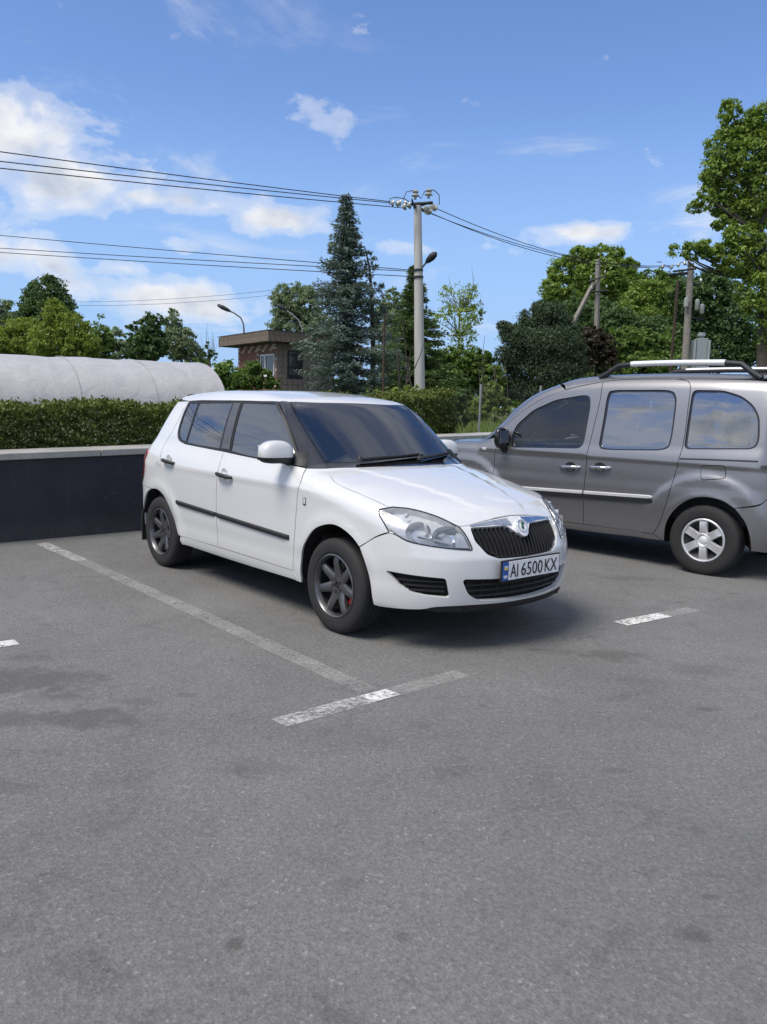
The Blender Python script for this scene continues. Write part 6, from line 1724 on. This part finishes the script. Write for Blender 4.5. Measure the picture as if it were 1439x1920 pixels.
tree('bush', 'pale yellow-green shrub with thin shoots behind the mesh fence', 'bush', [(905, 765, 26, 28), (925, 745, 22, 30), (885, 785, 18, 20), (940, 770, 18, 26)], 20, 'weed', 6, 3.2, asp=.35, droop=-.4, twigs=10)
tree('bush', 'small light green sapling sprouting above the hedge beside the pole foot', 'bush', [(752, 735, 22, 9), (772, 730, 14, 10), (740, 738, 12, 6)], 13.6, 'leaf_fresh', 6, 3.0, twigs=4)
tree('pine_tree', 'dark dense rounded pine left of the propped pole', 'pine', [(1000, 600, 24, 22), (1030, 590, 26, 22), (1052, 612, 26, 24), (962, 628, 26, 20), (985, 640, 34, 30), (1030, 645, 42, 34), (1068, 650, 26, 26), (950, 668, 22, 18), (985, 690, 38, 28), (1040, 700, 44, 36), (1080, 690, 22, 24), (965, 725, 30, 24), (1015, 740, 44, 26), (1080, 730, 30, 24), (945, 612, 14, 10), (1075, 618, 14, 12), (1012, 575, 16, 10)], 38, 'pine_dark', 5.0, 4.6, spread=.30, per=30, asp=.26, tr_r=.2, shell=.35, droop=.2, up=.25, limbs=24)
tree('bush', 'dark reddish-purple leaved bush beside the dark pine', 'bush', [(1105, 640, 30, 26), (1095, 670, 32, 30), (1130, 655, 26, 28), (1140, 680, 24, 24)], 43, 'leaf_red', 5, 5)
tree('oak_tree', 'large forest oak with a dark leafy top behind the propped pole', 'tree', [(1095, 480, 34, 18), (1140, 478, 30, 20), (1070, 505, 40, 26), (1120, 520, 50, 34), (1170, 505, 30, 24), (1045, 545, 34, 30), (1100, 560, 60, 40), (1165, 550, 44, 36), (1080, 610, 50, 44), (1030, 575, 24, 24)], 62, 'leaf_oak', 5.4, 4.6, spread=.2, tr_r=.35)
tree('oak_tree', 'rounded yellow-green forest tree right of the large oak', 'tree', [(1215, 550, 34, 26), (1250, 565, 34, 28), (1200, 590, 40, 40), (1245, 610, 44, 44), (1190, 640, 40, 36)], 58, 'leaf_oak', 5.2, 5, spread=.2)
tree('bush', 'light green leafy shrubs at the forest edge above the van', 'bush', [(1165, 640, 36, 26), (1205, 645, 36, 26), (1245, 650, 34, 28), (1135, 690, 40, 26), (1190, 690, 50, 30), (1250, 690, 44, 30), (1100, 715, 60, 20)], 46, 'leaf_mid', 5.5, 5.5)
tree('tree', 'dark forest tree behind the transformer pole', 'tree', [(1290, 560, 36, 40), (1335, 550, 40, 44), (1310, 610, 48, 44), (1365, 600, 44, 50), (1280, 630, 36, 40), (1340, 660, 60, 36), (1400, 650, 44, 44)], 54, 'leaf_dark', 6, 5.5, spread=.2, tr_r=.3)
tree('oak_tree', 'big leafy oak at the right edge towering over the van', 'tree', [(1368, 212, 22, 26), (1395, 240, 34, 30), (1430, 235, 30, 40), (1362, 275, 34, 34), (1410, 290, 46, 40), (1345, 325, 32, 30), (1390, 345, 50, 36), (1440, 340, 40, 60), (1325, 372, 34, 16), (1300, 392, 22, 12), (1360, 385, 30, 22), (1410, 400, 40, 30), (1352, 415, 16, 16), (1385, 445, 34, 24), (1290, 470, 32, 16), (1330, 468, 34, 18), (1375, 490, 40, 30), (1430, 480, 40, 50), (1415, 550, 36, 40), (1450, 600, 40, 60)], 31, 'leaf_oak', 6.2, 3.2,
     trunk=(1432, 0, ((1432, 690), (1434, 600), (1436, 520), (1424, 430), (1405, 340), (1390, 270))), tr_r=.30, limbs=46, per=40, spread=.24, shell=.25)
tree('oak_tree', 'tall forest tree filling the gap left of the transformer pole', 'tree', [(1225, 528, 34, 22), (1262, 535, 30, 26), (1190, 540, 30, 26), (1240, 570, 48, 34), (1275, 590, 30, 40), (1210, 600, 44, 36)], 68, 'leaf_mid', 6, 5, spread=.22, tr_r=.3)
tree('tree', 'dark understorey tree between the dark pine and the propped pole', 'tree', [(1075, 590, 34, 30), (1100, 610, 40, 40), (1070, 640, 40, 36), (1125, 600, 36, 40)], 56, 'leaf_dark', 5.5, 5, spread=.22)
tree('tree', 'shaded forest tree low behind the shrubs above the van roof', 'tree', [(1160, 610, 40, 34), (1215, 625, 44, 34), (1265, 640, 40, 36), (1180, 660, 50, 34), (1230, 670, 50, 34)], 52, 'leaf_dark', 5.5, 5, spread=.22)
# far wood on the skyline
rng_ = np.random.default_rng(77); fb = []
for x in np.arange(-95, 120, 4.5):
    y = 120 + rng_.uniform(-8, 8); r_ = rng_.uniform(2.2, 4.4); fb.append((x, y, .9 + r_ * .5, rng_.uniform(3.5, 6), 4, r_ * 1.25))
me, _ = crown_mesh('far_wood', fb, rng_, .8, 60000, 40, .25, 0, .5, .3); o = link('far_wood', me, [M['leaf_mid']]); tag(o, 'far line of trees on the skyline', 'wood', kind='stuff')
